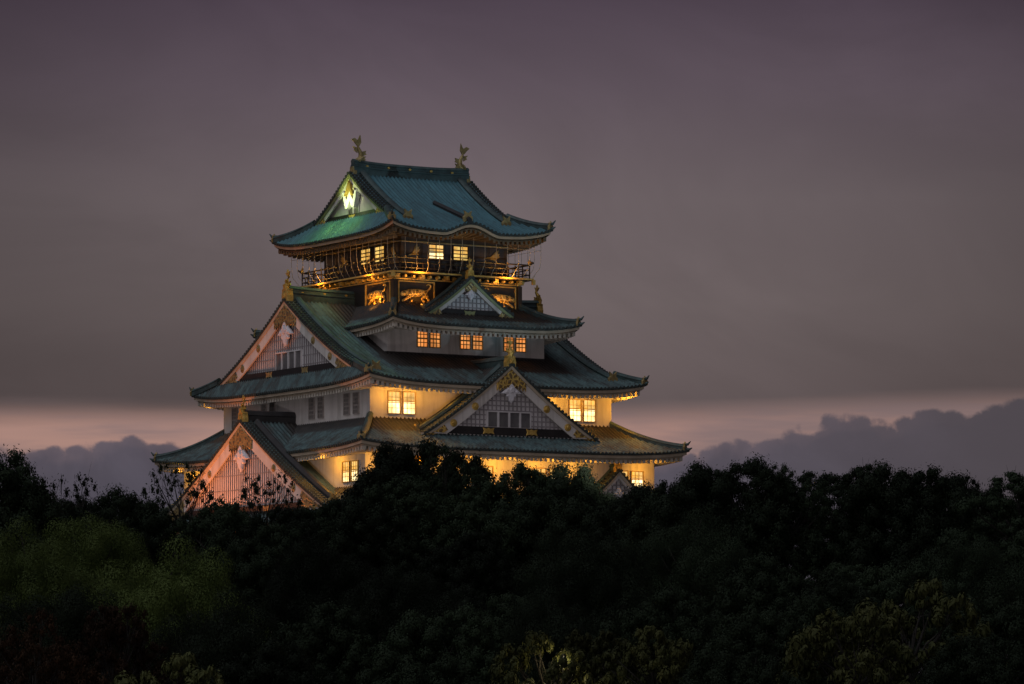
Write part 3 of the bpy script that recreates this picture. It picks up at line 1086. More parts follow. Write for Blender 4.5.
T1 = Roof('lowest skirt roof almost hidden by trees', 19.0, 21.6, 14.3, 17.3, 0.7, 0.55, 14.6, 16.85, upper=(16.5 - 0.9, 19.5 - 0.9), wall=(16.6, 19.0)).build()
T2 = Roof('skirt roof of the second storey, warm lit at its corners', 16.55, 19.55, 20.55, 23.35, 0.72, 0.55, 12.25, 13.5, upper=(14.2 - 0.7, 16.5 - 0.7), wall=(14.65, 16.9)).build()
T3 = Roof('large gabled roof of the third storey', 14.05, 16.5, 26.35, 34.5, 0.64, 0.65, gx=13.2, vg=0.23, upper=(9.9 - 0.7, 13.0 - 0.7), wall=(12.3, 13.55)).build()
T4 = Roof('small skirt roof below the tiger panels', 9.65, 12.8, 31.75, 34.0, 0.7, 0.6, 6.45, 7.5, upper=(8.4, 11.0), wall=(8.05, 9.1)).build()
T5 = Roof('topmost blue green roof with curved front eave', 8.2, 11.0, 40.1, 46.15, 0.67, 0.75, gx=6.2, vg=0.40, bumpw=2.9, bumph=0.85, upper=None,
          mat='copper_roof_top', wall=(5.45, 7.0), board='copper_board', rafter='rafter_wood', board2='rafter_wood').build()


def iri_gable(T, side, ov, **kw):
    P = face(side, T.gx)
    W = T.halfy(T.vg)
    zc = lambda u: T.ze + (T.zt - T.ze) * T.p(1 - min(abs(u), T.ey) / T.ey)
    return gable_face(castle, P, W, zc, ov=ov, **kw)


# third-storey gables (left one faces the viewer)
for side in 'lr':
    iri_gable(T3, side, 0.4, z0=28.38, bw=1.0, windows=4, win_w=1.05, win_h=1.4, win_z=28.43, gold='antique_gold', filig='antique_filigree', ap=(2.0, 1.6), gegyo_s=0.95, lh=0.06, hp=0.8, lw=0.13, lpitch=0.40,
              label='big white lattice gable with four small windows' if side == 'l' else 'white lattice gable on the far side')
    N = {'l': (-1, 0, 0), 'r': (1, 0, 0)}[side]
    finial(castle, Vector(N) * (T3.gx - 0.1) + Vector((0, 0, T3.zt + 0.30)), N, 1.12)
# top gables
for sy in (-1, 1):
    q = MB()
    q.sweep([(-0.35, sy * (11.0 - 6.1 * k / 12), T5.z('f', 0, 6.1 * k / 12 / 11.0) + 0.05) for k in range(13)],
            [(-0.2, -0.2), (-0.2, 0.2), (-0.26, 0.24), (0, 0.42), (0.26, 0.24), (0.2, 0.2), (0.2, -0.2)])
    cpart(q, 'eave_gable_ridge', 'ridge_dark', T5.o)
    q = MB()
    out = [(-0.45, -0.2), (-0.5, 0.25), (-0.3, 0.42), (-0.38, 0.8), (-0.1, 0.62), (0.1, 0.62), (0.38, 0.8), (0.3, 0.42), (0.5, 0.25), (0.45, -0.2)]
    relief(q, out, lambda u, z, n: (-0.35 + u, sy * (10.6 + n), T5.z('f', 0, 0.04) + 0.1 + z), -0.05, 0.16)
    cpart(q, 'ridge_ornament', 'antique_gold', T5.o)
T5.o.location.x = -0.45
for side in 'lr':
    gw = iri_gable(T5, side, 0.45, z0=42.5, bw=0.55, lattice=False, windows=2, win_w=0.85, win_h=0.95, win_z=42.55, gold='gold', gegyo=False, apexgold=False,
              medallions=0, butterflies=1, strip='verdigris_gold', label='small white gable lit by a bright greenish lamp' if side == 'l' else 'small white gable on the far side')
    gw.location.x = -0.45
    # W-shaped lit carving below the apex
    P = face(side, T5.gx)
    q = MB()
    za = 45.3
    out = [(-1.05, -0.72), (-0.70, -0.72), (-0.46, -1.5), (0.0, -0.72), (0.46, -1.5), (0.70, -0.72), (1.05, -0.72), (0.62, -2.1), (0.34, -2.1), (0.0, -1.42), (-0.34, -2.1), (-0.62, -2.1)]
    relief(q, [(a * 1.3, za + b * 1.12) for a, b in out], P, -0.3, 0.10, 0.02)
    cpart(q, 'pendant_carving', 'white_carving', gw)
    q = MB()
    out = [(0, 0.12), (0.42, -0.6), (0.82, -1.2), (0.5, -1.25), (0.0, -0.55), (-0.5, -1.25), (-0.82, -1.2), (-0.42, -0.6)]
    relief(q, [(a, za + b) for a, b in out], P, 0.02, 0.24, 0.02)
    cpart(q, 'apex_fitting', 'gold', gw)

# dormers
big_front = dormer('broad front gable over the second storey roof', 'f', 16.6, 0.0, 9.05, 21.75, 28.2, 0.8, 9.6, 22.7, shelter_rect=(13.3, 15.6),
                   bw=0.95, windows=4, win_w=0.95, win_h=1.25, win_z=22.75, gold='gold', ap=(1.5, 1.3), gegyo_s=0.72, lw=0.10, lh=0.10)
left_gable = dormer('huge left gable glowing pink above the trees', 'l', 17.6, 0.0, 15.1, 15.7, 23.65, 0.82, 6.4, 16.1, shelter_rect=(13.5, 15.8), ridge_mat='ridge_dark',
                    bw=1.15, windows=0, gold='antique_gold', filig='antique_filigree', ap=(2.15, 1.85), gegyo_s=1.0, lw=0.085, lpitch=0.40, lh=0.06, hp=1.3, medallions=3, ridge_h=0.9)
top_front = dormer('small front gable below the balcony', 'f', 9.8, 0.0, 4.35, 33.15, 36.35, 0.8, 3.2, 33.45, shelter_rect=(6.4, 7.9), bw=0.5, windows=0, gold='verdigris_gold',
                   gegyo_s=0.42, ap=(0.6, 0.7), medallions=0, butterflies=1, fin=0.75, apexgold=True, filig='antique_filigree', ridge_h=0.55, lw=0.10, lh=0.10, strip='verdigris_gold')
for cx_ in (-10.0, 10.2):
    dormer('little steep gable on the lowest front roof' + (' at its right end' if cx_ > 0 else ' behind the tallest tree'), 'f', 18.0, cx_, 4.4, 16.0, 19.3, 0.6, 3.4, 16.9, shelter_rect=(15, 17.6), bw=0.45, windows=0, gold='antique_gold',
           gegyo_s=0.5, medallions=0, butterflies=1, fin=0.7, apexgold=False, ridge_h=0.55, lw=0.10, lh=0.10)

# ---- windows of the walls
Pf4, Pf3, Pf2 = face('f', 9.1), face('f', 12.3 + 1.25), face('f', 16.9)
Pl3, Pl2 = face('l', 12.3), face('l', 14.65)
for u in (-4.55, -3.27, -0.18, 1.08, 4.3, 5.55):
    window(Pf4, u, 30.05, 0.95, 1.42, 'lit_orange', 3, 4, frame='gilt_frame', bar=0.07, fr=0.07)
for sg in (-1, 1):
    for u in (9.95, 8.45):
        window(Pf3, sg * u, 23.75, 1.15, 1.85, 'lit_yellow', 3, 4, frame='gilt_frame', bar=0.035, fr=0.07)
for u in (11.25, 9.6, 4.95, 3.3, -4.0, -5.6, -9.6, -11.25):
    window(Pl3, u, 23.8, 0.92, 1.75, 'dark_glass', 4, 5, frame='window_grey', bar=0.075, fr=0.05)
for u in (-11.9, -10.3, -4.3, -2.7, 2.7, 4.3, 11.2, 12.8):
    window(Pf2, u, 17.85, 1.15, 1.35, 'lit_yellow', 3, 4, frame='gilt_frame', bar=0.045)
for u in (15.2, 13.7, 2.0, 0.5, -13.7, -15.2):
    window(Pl2, u, 17.75, 1.10, 1.65, 'lit_yellow', 3, 4, frame='gilt_frame', bar=0.045)

# ---- tiger storey
tm = MB()
tm.box(-6.4, 6.4, -7.45, 7.45, 33.0, 36.3)
tiger_wall = cpart(tm, 'storey_wall', 'black_wood', castle, 'black lacquered wall with gold tiger carvings')


def skin_mesh(joints, edges, name, mat, parent, xf, root=0, sub=2):
    """grow a body over a joint skeleton (Skin + Subdivision) and bake it"""
    me = bpy.data.meshes.new(name)
    me.from_pydata([j[0] for j in joints], edges, [])
    o = bpy.data.objects.new(name, me)
    col.objects.link(o)
    sk = o.modifiers.new('skin', 'SKIN')
    for i, j in enumerate(joints):
        sv = me.skin_vertices[0].data[i]
        r = j[1]
        sv.radius = (r, r) if not hasattr(r, '__len__') else r
        sv.use_root = (i == root)
    ss = o.modifiers.new('sub', 'SUBSURF')
    ss.levels = sub
    ss.render_levels = sub
    dg = bpy.context.evaluated_depsgraph_get()
    ev = o.evaluated_get(dg)
    nm = bpy.data.meshes.new_from_object(ev)
    bpy.data.objects.remove(o)
    bpy.data.meshes.remove(me)
    for v in nm.vertices:
        a = xf(v.co)
        v.co = (a[0], a[1], a[2] - ZB)
    nm.materials.clear()
    nm.materials.append(MATS[mat])
    nm.polygons.foreach_set('use_smooth', [True] * len(nm.polygons))
    nm.name = name
    ob = bpy.data.objects.new(name, nm)
    ob.parent = parent
    col.objects.link(ob)
    return ob


TIGER = [((0.0, 0.95, 0), 0.34), ((0.55, 1.02, 0), 0.30), ((-0.6, 1.0, 0), 0.33), ((-1.0, 0.92, 0.02), 0.24), ((-1.32, 0.78, 0.08), 0.27), ((-1.62, 0.68, 0.08), 0.15),
         ((-1.28, 1.05, 0.10), 0.07), ((-1.12, 1.12, 0.0), 0.05),
         ((-0.75, 0.55, 0.06), 0.17), ((-1.15, 0.30, 0.08), 0.12), ((-1.45, 0.10, 0.08), 0.13),
         ((-0.45, 0.55, -0.04), 0.15), ((-0.45, 0.22, -0.04), 0.11), ((-0.68, 0.06, -0.04), 0.12),
         ((0.75, 0.70, 0.06), 0.22), ((0.45, 0.38, 0.08), 0.13), ((0.75, 0.10, 0.06), 0.12),
         ((0.98, 0.65, -0.04), 0.17), ((1.18, 0.35, -0.04), 0.11), ((1.0, 0.08, -0.04), 0.11),
         ((0.92, 1.08, 0), 0.12), ((1.22, 1.32, 0), 0.09), ((1.38, 1.62, 0), 0.085), ((1.12, 1.78, 0), 0.08), ((0.92, 1.62, 0), 0.05)]
TIGER_E = [(0, 1), (0, 2), (2, 3), (3, 4), (4, 5), (4, 6), (3, 7), (2, 8), (8, 9), (9, 10), (2, 11), (11, 12), (12, 13), (1, 14), (14, 15), (15, 16), (1, 17), (17, 18), (18, 19),
           (1, 20), (20, 21), (21, 22), (22, 23), (23, 24)]


def tiger_panel(P, uc, w, flip, label):
    fr = MB()
    z0, z1 = 33.95, 35.82
    t = 0.10
    fbox(fr, P, uc - w / 2, uc + w / 2, z1, z1 + t, -0.01, 0.14)
    fbox(fr, P, uc - w / 2, uc + w / 2, z0 - t, z0, -0.01, 0.14)
    fbox(fr, P, uc - w / 2 - t, uc - w / 2, z0 - t, z1 + t, -0.01, 0.135)
    fbox(fr, P, uc + w / 2, uc + w / 2 + t, z0 - t, z1 + t, -0.01, 0.135)
    o = cpart(fr, 'tiger_panel', 'gold_leaf', castle, label)
    sc = min(1.06, w / 3.3)
    skin_mesh(TIGER, TIGER_E, 'tiger_carving', 'tiger_gold', o,
              lambda c: P(uc + flip * c.x * sc, z0 + 0.02 + c.y * 0.98, 0.12 + c.z * 0.7), 0)
    b = MB()
    fbox(b, P, uc - w / 2, uc + w / 2, z0, z1, -0.01, 0.02)
    cpart(b, 'panel_board', 'brown_wood', o)


Pft, Plt = face('f', 7.45), face('l', 6.4)
tiger_panel(Pft, -4.2, 3.5, 1, 'gold tiger panel on the right face beside the corner')
tiger_panel(Pft, 4.2, 3.5, -1, 'gold tiger panel at the right end')
tiger_panel(Plt, 4.7, 4.3, 1, 'gold tiger panel on the left face')
tiger_panel(Plt, -4.7, 4.3, -1, 'gold tiger panel behind the big roof ridge')

# gold band, brackets and bosses under the balcony
band = MB()
for side, d, h in (('f', 7.45, 6.4), ('l', 6.4, 7.45), ('r', 6.4, 7.45), ('b', 7.45, 6.4)):
    P = face(side, d)
    fbox(band, P, -h - 0.13, h + 0.13, 36.02, 36.12, 0.0, 0.13)
    k = -h + 0.1
    i = 0
    while k <= h:
        boss = MB()
        if i % 3 == 0:
            fbox(boss, P, k - 0.28, k + 0.28, 36.13, 36.28, 0.0, 0.42)
            fbox(boss, P, k - 0.17, k + 0.17, 36.28, 36.46, 0.0, 0.56)
        else:
            ring = [(k + 0.15 * math.cos(t * math.pi / 4), 36.30 + 0.15 * math.sin(t * math.pi / 4)) for t in range(8)]
            relief(boss, ring, P, 0.0, 0.45, 0.2)
        cpart(boss, 'bracket', 'gold_leaf', tiger_wall)
        k += (2 * h - 0.2) / 15
        i += 1
cpart(band, 'gold_band', 'gold_leaf', tiger_wall)
for sx in (-1, 1):
    for sy in (-1, 1):
        cp = MB()
        cp.box(sx * 6.4 - 0.22, sx * 6.4 + 0.22, sy * 7.45 - 0.22, sy * 7.45 + 0.22, 33.2, 36.0)
        cpart(cp, 'corner_post', 'brown_wood', tiger_wall)

# ---- balcony and top room
fl = MB()
fl.box(-7.2, 7.2, -8.65, 8.65, 36.46, 36.66)
balcony = cpart(fl, 'balcony', 'brown_wood', castle, 'dark balcony with a gilded edge round the top room')
ed = MB()
for side, d, h in (('f', 8.65, 7.2), ('l', 7.2, 8.65), ('r', 7.2, 8.65), ('b', 8.65, 7.2)):
    P = face(side, d)
    fbox(ed, P, -h - 0.02, h + 0.02, 36.50, 36.64, 0.0, 0.05)
cpart(ed, 'balcony_edge', 'gold_leaf', balcony)
ra, rg = MB(), MB()
for side, d, h in (('f', 8.4, 6.95), ('l', 6.95, 8.4), ('r', 6.95, 8.4), ('b', 8.4, 6.95)):
    P = face(side, d)
    for z, t in ((37.85, 0.07), (37.42, 0.05), (36.98, 0.05)):
        ext = 0.45 if z > 37.8 else 0.0
        pts = [P(-h - ext, z + 0.25 * (ext > 0), 0), P(-h, z, 0), P(h, z, 0), P(h + ext, z + 0.25 * (ext > 0), 0)]
        ra.tube(pts, t, 6)
    nn = int(round(2 * h / 1.2))
    for k in range(nn + 1):
        u = -h + 2 * h * k / nn
        ra.tube([P(u, 36.6, 0), P(u, 37.85, 0)], 0.06, 6)
        rg = MB()
        rg.tube([P(u, 37.85, 0), P(u, 38.02, 0)], [0.085, 0.05], 6)
        cpart(rg, 'rail_finial', 'gold_leaf', balcony)
        if k < nn:
            um = u + h / nn
            ra.tube([P(um, 36.6, 0), P(um, 37.42, 0)], 0.04, 5)
for sx in (-1, 1):
    for sy in (-1, 1):
        rg = MB()
        rg.tube([(sx * 6.95, sy * 8.4, 37.8), (sx * 6.95, sy * 8.4, 38.15), (sx * 6.95, sy * 8.4, 38.38)], [0.12, 0.15, 0.02], 8)
        cpart(rg, 'corner_finial', 'gold_leaf', balcony)
        rg = MB()
        rg.box(sx * 7.2 - 0.14, sx * 7.2 + 0.14, sy * 8.65 - 0.14, sy * 8.65 + 0.14, 36.1, 36.52)
        cpart(rg, 'beam_end', 'gold_leaf', balcony)
cpart(ra, 'railing', 'brown_wood', balcony)

rm = MB()
rm.box(-5.45, 5.45, -7.0, 7.0, 36.6, 40.9)
room = cpart(rm, 'storey_wall', 'brown_wood', castle, 'dark panelled wall of the top room behind the balcony')
Pfr, Plr = face('f', 7.0), face('l', 5.45)
pn, st = MB(), MB()
for P, h in ((Pfr, 5.45), (Plr, 7.0)):
    for z0, z1 in ((36.75, 37.5), (37.75, 39.3)):
        k = 0
        npan = 6
        for k in range(npan):
            a = -h + 0.25 + (2 * h - 0.5) * k / npan
            b = -h + 0.25 + (2 * h - 0.5) * (k + 1) / npan
            fbox(pn, P, a + 0.12, b - 0.12, z0, z1, -0.01, 0.05)
    fbox(st, P, -h - 0.1, h + 0.1, 37.56, 37.64, -0.01, 0.10)
    fbox(st, P, -h - 0.1, h + 0.1, 39.42, 39.50, -0.01, 0.10)
cpart(pn, 'wall_panel', 'navy_panel', room)
cpart(st, 'gold_band', 'antique_gold', room)
for u, c in ((-1.95, 'lit_yellow'), (0.55, 'lit_amber')):
    window(Pfr, u, 37.95, 1.45, 1.3, c, 2, 4, bar=0.09, n0=0.06, mid=False)
for u, c in ((3.4, 'lit_amber'), (0.9, 'lit_amber')):
    window(Plr, u, 37.95, 1.7, 1.3, c, 2, 4, bar=0.09, n0=0.06, mid=False)

CRANE = [(-1.1, 0.05), (-0.75, 0.22), (-0.4, 0.22), (-0.1, 0.40), (0.3, 0.82), (0.75, 1.05), (0.62, 0.65), (0.9, 0.7), (0.72, 0.40), (0.95, 0.38), (0.6, 0.12), (0.35, 0.02),
         (0.55, -0.35), (0.2, -0.2), (-0.05, -0.05), (-0.4, 0.02), (-0.8, 0.08)]


def crane(P, u, z, flip, s_, tilt):
    q = MB()
    ct, stt = math.cos(tilt), math.sin(tilt)
    relief(q, [(u + flip * s_ * (a * ct - b * stt), z + s_ * (a * stt + b * ct)) for a, b in CRANE], P, 0.05, 0.14, 0.1)
    cpart(q, 'crane_carving', 'antique_gold', room)


crane(Pfr, -4.1, 38.35, 1, 0.75, 0.35)
crane(Pfr, 3.9, 38.3, 1, 0.85, 0.0)
crane(Plr, 5.9, 38.4, -1, 0.7, 0.3)
crane(Plr, -3.0, 38.4, -1, 0.8, 0.0)

# bird net of thin wires hung from the eave to the balcony edge
net = MB()
for side, d, h in (('f', 9.35, 7.55), ('l', 7.55, 9.35), ('r', 7.55, 9.35), ('b', 9.35, 7.55)):
    P = face(side, d)
    nn = int(round(2 * h / 1.12))
    for k in range(nn + 1):
        u = -h + 2 * h * k / nn
        ub = u * (h - 0.38) / h
        net.tube([P(u, 39.85, 0), P(u, 38.3, 0.0), P(u * 0.5 + ub * 0.5 + u * 0.02, 37.5, -0.12), P(ub, 37.0, -0.36), P(ub, 36.66, -0.64)], 0.021, 4)
    for z, n in ((39.1, 0),):
        net.tube([P(-h, z, n), P(h, z, n)], 0.012, 4)
cpart(net, 'bird_net', 'wire', balcony)


# ---- dolphin-fish on the top ridge
def shachi(x, sg, s_):
    Z = 46.95
    J = [((0.0, 0.28, 0), 0.34), ((0.34, 0.18, 0), 0.36), ((0.72, 0.05, 0), 0.22), ((-0.22, 0.62, 0), 0.32), ((-0.22, 1.05, 0), 0.26), ((0.0, 1.45, 0), 0.19), ((0.14, 1.78, 0), 0.12),
         ((0.10, 2.05, 0), 0.10)]
    E = [(0, 1), (1, 2), (0, 3), (3, 4), (4, 5), (5, 6), (6, 7)]
    xf = lambda c: (x + sg * c.x * s_, c.z * s_, Z + c.y * s_)
    o = skin_mesh(J, E, 'fish_ornament', 'antique_gold', T5.o, xf)
    o['label'] = 'golden dolphin-like fish with raised tail at the ' + ('near' if sg < 0 else 'far') + ' end of the top ridge'
    T = lambda u, z, n: (x + sg * u * s_, n * s_, Z + z * s_)
    for out in ([(0.02, 1.8), (-0.22, 2.2), (-0.12, 2.95), (0.06, 2.55), (0.2, 2.4), (0.55, 2.62), (0.92, 2.45), (0.6, 2.2), (0.3, 1.85)],
                [(-0.35, 0.8), (-0.85, 1.0), (-0.7, 1.15), (-0.8, 1.4), (-0.4, 1.3)], [(0.2, 1.1), (0.62, 1.35), (0.5, 1.5), (0.75, 1.75), (0.25, 1.65)],
                [(-0.3, 0.3), (-0.78, 0.42), (-0.62, 0.6), (-0.8, 0.82), (-0.35, 0.75)]):
        q = MB()
        relief(q, [(a, b) for a, b in out], T, -0.09, 0.09, 0.15)
        cpart(q, 'fish_fin', 'antique_gold', T5.o)
    for sy in (-1, 1):
        q = MB()
        q.tube([T(0.2, 0.3, sy * 0.3), T(0.0, 0.5, sy * 0.55), T(-0.25, 0.75, sy * 0.6)], [0.16, 0.12, 0.03], 6)
        cpart(q, 'fish_fin', 'antique_gold', T5.o)


shachi(-5.3, -1, 0.88)
shachi(5.35, 1, 0.88)
for sg, N in ((-1, (-1, 0, 0)), (1, (1, 0, 0))):
    finial(T5.o, Vector((sg * (T5.gx - 0.25), 0, 46.25)), N, 0.72, 'antique_gold', tail=False)

# ------------------------------------------------------------------ stone base
sb = MB()


def stone_wall():
    # four battered faces of individually cut blocks
    rngs = random.Random(3)
    top, bot = CAM_Z + ZB, 8.0
    tx, ty = 17.4, 19.8
    rot = Matrix.Rotation(CA, 3, 'Z')
    for side in 'flrb':
        H = tx if side in 'fb' else ty
        D = ty if side in 'fb' else tx
        z = bot
        row = 0
        while z < top - 0.2:
            h = min(rngs.uniform(1.0, 1.5), top - z)
            f = lambda zz: 6.5 * (max(0.0, (top - zz) / (top - bot))) ** 1.6
            L = H + f(z)
            u = -L
            while u < L - 0.1:
                w = rngs.uniform(1.2, 2.6)
                u1 = min(L, u + w)
                nj = rngs.uniform(-0.1, 0.1)
                g_ = 0.05
                P = face(side, D)
                k0, k1 = (H + f(z)) / L, (H + f(z + h)) / L
                sb.hexa([P((u + g_) * k0, z, f(z) + nj), P((u1 - g_) * k0, z, f(z) + nj), P((u1 - g_) * k0, z, f(z) - 1.2), P((u + g_) * k0, z, f(z) - 1.2),
                         P((u + g_) * k1, z + h - g_, f(z + h) + nj), P((u1 - g_) * k1, z + h - g_, f(z + h) + nj), P((u1 - g_) * k1, z + h - g_, f(z + h) - 1.2), P((u + g_) * k1, z + h - g_, f(z + h) - 1.2)])
                u = u1
            z += h
            row += 1
    sb.box(-tx - 0.3, tx + 0.3, -ty - 0.3, ty + 0.3, top - 0.8, top - 0.02)
    o = sb.build('stone_wall', 'stone', None)
    o.location = (CASTLE_LOC[0], CASTLE_LOC[1], 0)
    o.rotation_euler = (0, 0, CA)
    tag(o, 'sloping rampart of large grey blocks under the castle, glimpsed through the trees', 'stone wall')


stone_wall()

# ------------------------------------------------------------------ floodlights on the roofs
def castle_to_world(p):
    c, s = math.cos(CA), math.sin(CA)
    return Vector((CASTLE_LOC[0] + p[0] * c - p[1] * s, CASTLE_LOC[1] + p[0] * s + p[1] * c, CAM_Z + p[2]))


N_FLOOD = [0]


def floodlight(p, target, watt, colr, angle, blend=1.0, size=0.25, world_space=False):
    """a lamp fixed to the castle (or, world_space, placed clear of it in open air)"""
    wp = Vector(p) if world_space else castle_to_world(p)
    wt_ = Vector(target) if world_space else castle_to_world(target)
    ld = bpy.data.lights.new('flood_lamp', 'SPOT' if angle < 176 else 'POINT')
    ld.energy = watt
    ld.color = colr
    if angle < 176:
        ld.spot_size = R(angle)
        ld.spot_blend = blend
    ld.shadow_soft_size = size
    lo = bpy.data.objects.new('flood_lamp', ld)
    lo.location = wp
    lo.rotation_euler = (wt_ - wp).normalized().to_track_quat('-Z', 'Y').to_euler()
    col.objects.link(lo)
    return lo


WARM = (1.0, 0.435, 0.04)
AMBER = (1.0, 0.46, 0.07)
PINK = (1.0, 0.27, 0.075)
LF = 1.0
# under the third-storey eaves
for x, w_ in ((-11.0, 120), (-8.3, 120), (-5.6, 30), (5.8, 110), (8.6, 90)):
    floodlight((x, -14.95, 25.35), (x, -13.6, 24.6), w_ * LF, WARM, 178)
floodlight((13.0, -15.4, 25.2), (13.2, -16.0, 23.0), 220 * LF, WARM, 178)
# under the second-storey eaves
for x, w_ in ((-13.6, 140), (-9.8, 165), (-6.0, 165), (-2.0, 165), (2.0, 160), (6.0, 120), (12.9, 125)):
    floodlight((x, -18.4, 19.3), (x, -17.0, 18.4), w_ * LF, WARM, 178)
floodlight((-16.1, -12.6, 19.3), (-14.8, -12.4, 18.4), 170 * LF, WARM, 178)
floodlight((-16.1, 14.6, 19.3), (-14.8, 14.4, 18.4), 230 * LF, WARM, 178)
# under the third eaves at the far left corner
floodlight((-13.3, 14.6, 25.7), (-12.4, 14.2, 25.0), 25 * LF, WARM, 178)
# tiger panels, from the small skirt roof
for u in (-4.2, 4.2):
    floodlight((u, -8.6, 33.7), (u, -7.5, 35.2), 330 * LF, AMBER, 165, size=0.15)
floodlight((-7.5, -4.7, 33.6), (-6.4, -4.7, 35.2), 330 * LF, AMBER, 165, size=0.15)
# balcony lamps
for u in (-4.5, 4.5):
    floodlight((u, -9.3, 36.2), (u, -8.2, 39.0), 300 * LF, AMBER, 170, size=0.15)
    floodlight((-7.9, u, 36.2), (-6.8, u, 39.0), 300 * LF, AMBER, 170, size=0.15)
floodlight((-9.5, -1.6, 36.6), (-10.0, 0.0, 35.2), 130 * LF, (1.0, 0.66, 0.18), 170, size=0.15)
# the white-green lamps of the top gable
floodlight((-8.2, 0.25, 42.6), (-6.6, 0.1, 44.7), 600 * LF, (0.80, 1.0, 0.34), 100, size=0.1)
floodlight((-8.0, -0.4, 42.7), (-6.3, -0.4, 43.2), 60 * LF, (0.95, 1.0, 0.62), 150, size=0.1)
for y_ in (-1.6, 1.0, 3.2):
    floodlight((-8.5, y_, 43.6), (-8.4, y_ - 0.3, 41.0), 120 * LF, (0.42, 1.0, 0.16), 172, size=0.3)
# sodium pink on the left gable, cool on the top roof
c0 = castle_to_world((-26.0, 7.0, 0)); c0.z = 23.0
floodlight(c0, castle_to_world((-17.6, 1.0, 19.0)), 13500 * LF, PINK, 95, world_space=True)
floodlight((48.0, 290.0, 17.0), castle_to_world((0, 0, 44.5)), 50000 * LF, (0.50, 0.82, 1.0), 15, world_space=True, size=0.5)
# two added fill lamps, unseen in mid-air above the trees, wash the whole keep with pale light
floodlight((9.0, 288.0, 31.0), castle_to_world((1.0, -10.0, 29.0)), 7500 * LF, (1.0, 0.90, 0.90), 62, world_space=True, size=1.2)
floodlight((-42.0, 300.0, 30.0), castle_to_world((-12.0, 0.0, 28.0)), 8000 * LF, (1.0, 0.90, 0.90), 62, world_space=True, size=1.2)

# ------------------------------------------------------------------ trees
def make_leaves(centres, radii, count, size, rs, shell=0.55, flat=1.0, droop=0.0, nw=1.3, scat=0.16):
    """leaf quads spread through ellipsoidal clumps"""
    C = np.array(centres)
    Rr = np.array(radii)
    wgt = (Rr ** 2)
    wgt = wgt / wgt.sum()
    k = rs.choice(len(C), size=count, p=wgt)
    d = rs.normal(size=(count, 3))
    d /= np.linalg.norm(d, axis=1)[:, None]
    r = (shell + (1 - shell) * rs.random(count)) * (1 + scat * rs.normal(size=count))
    off = d * r[:, None] * Rr[k][:, None]
    off[:, 2] *= flat
    if droop:
        off[:, 2] -= droop * (off[:, 0] ** 2 + off[:, 1] ** 2) / Rr[k]
    P = C[k] + off
    # leaf frames
    nrm = d * nw + rs.normal(size=(count, 3)) * 0.33 + np.array([0, 0, 0.2])
    nrm /= np.linalg.norm(nrm, axis=1)[:, None]
    a = rs.normal(size=(count, 3))
    if droop:
        a += np.array([0, 0, -1.6])
    a -= (a * nrm).sum(1)[:, None] * nrm
    a /= np.linalg.norm(a, axis=1)[:, None]
    b = np.cross(nrm, a)
    s = size * (0.6 + 0.8 * rs.random(count))
    la, lb = a * (s * 1.15)[:, None], b * (s * 0.55)[:, None]
    V = np.stack([P - la, P + lb - la * 0.1, P + la, P - lb - la * 0.1], axis=1).reshape(-1, 3)
    tint = np.repeat(np.clip(0.5 + 0.20 * rs.normal(size=count), 0, 1), 4)
    return V, tint


def mesh_leaves(name, V, tint, mat):
    me = bpy.data.meshes.new(name)
    n = len(V) // 4
    me.vertices.add(len(V))
    me.vertices.foreach_set('co', V.astype(np.float32).ravel())
    me.loops.add(4 * n)
    me.loops.foreach_set('vertex_index', np.arange(4 * n, dtype=np.int32))
    me.polygons.add(n)
    me.polygons.foreach_set('loop_start', np.arange(0, 4 * n, 4, dtype=np.int32))
    me.polygons.foreach_set('loop_total', np.full(n, 4, dtype=np.int32))
    me.update(calc_edges=True)
    at = me.attributes.new('tint', 'FLOAT', 'POINT')
    at.data.foreach_set('value', tint.astype(np.float32))
    me.materials.append(MATS[mat])
    return me


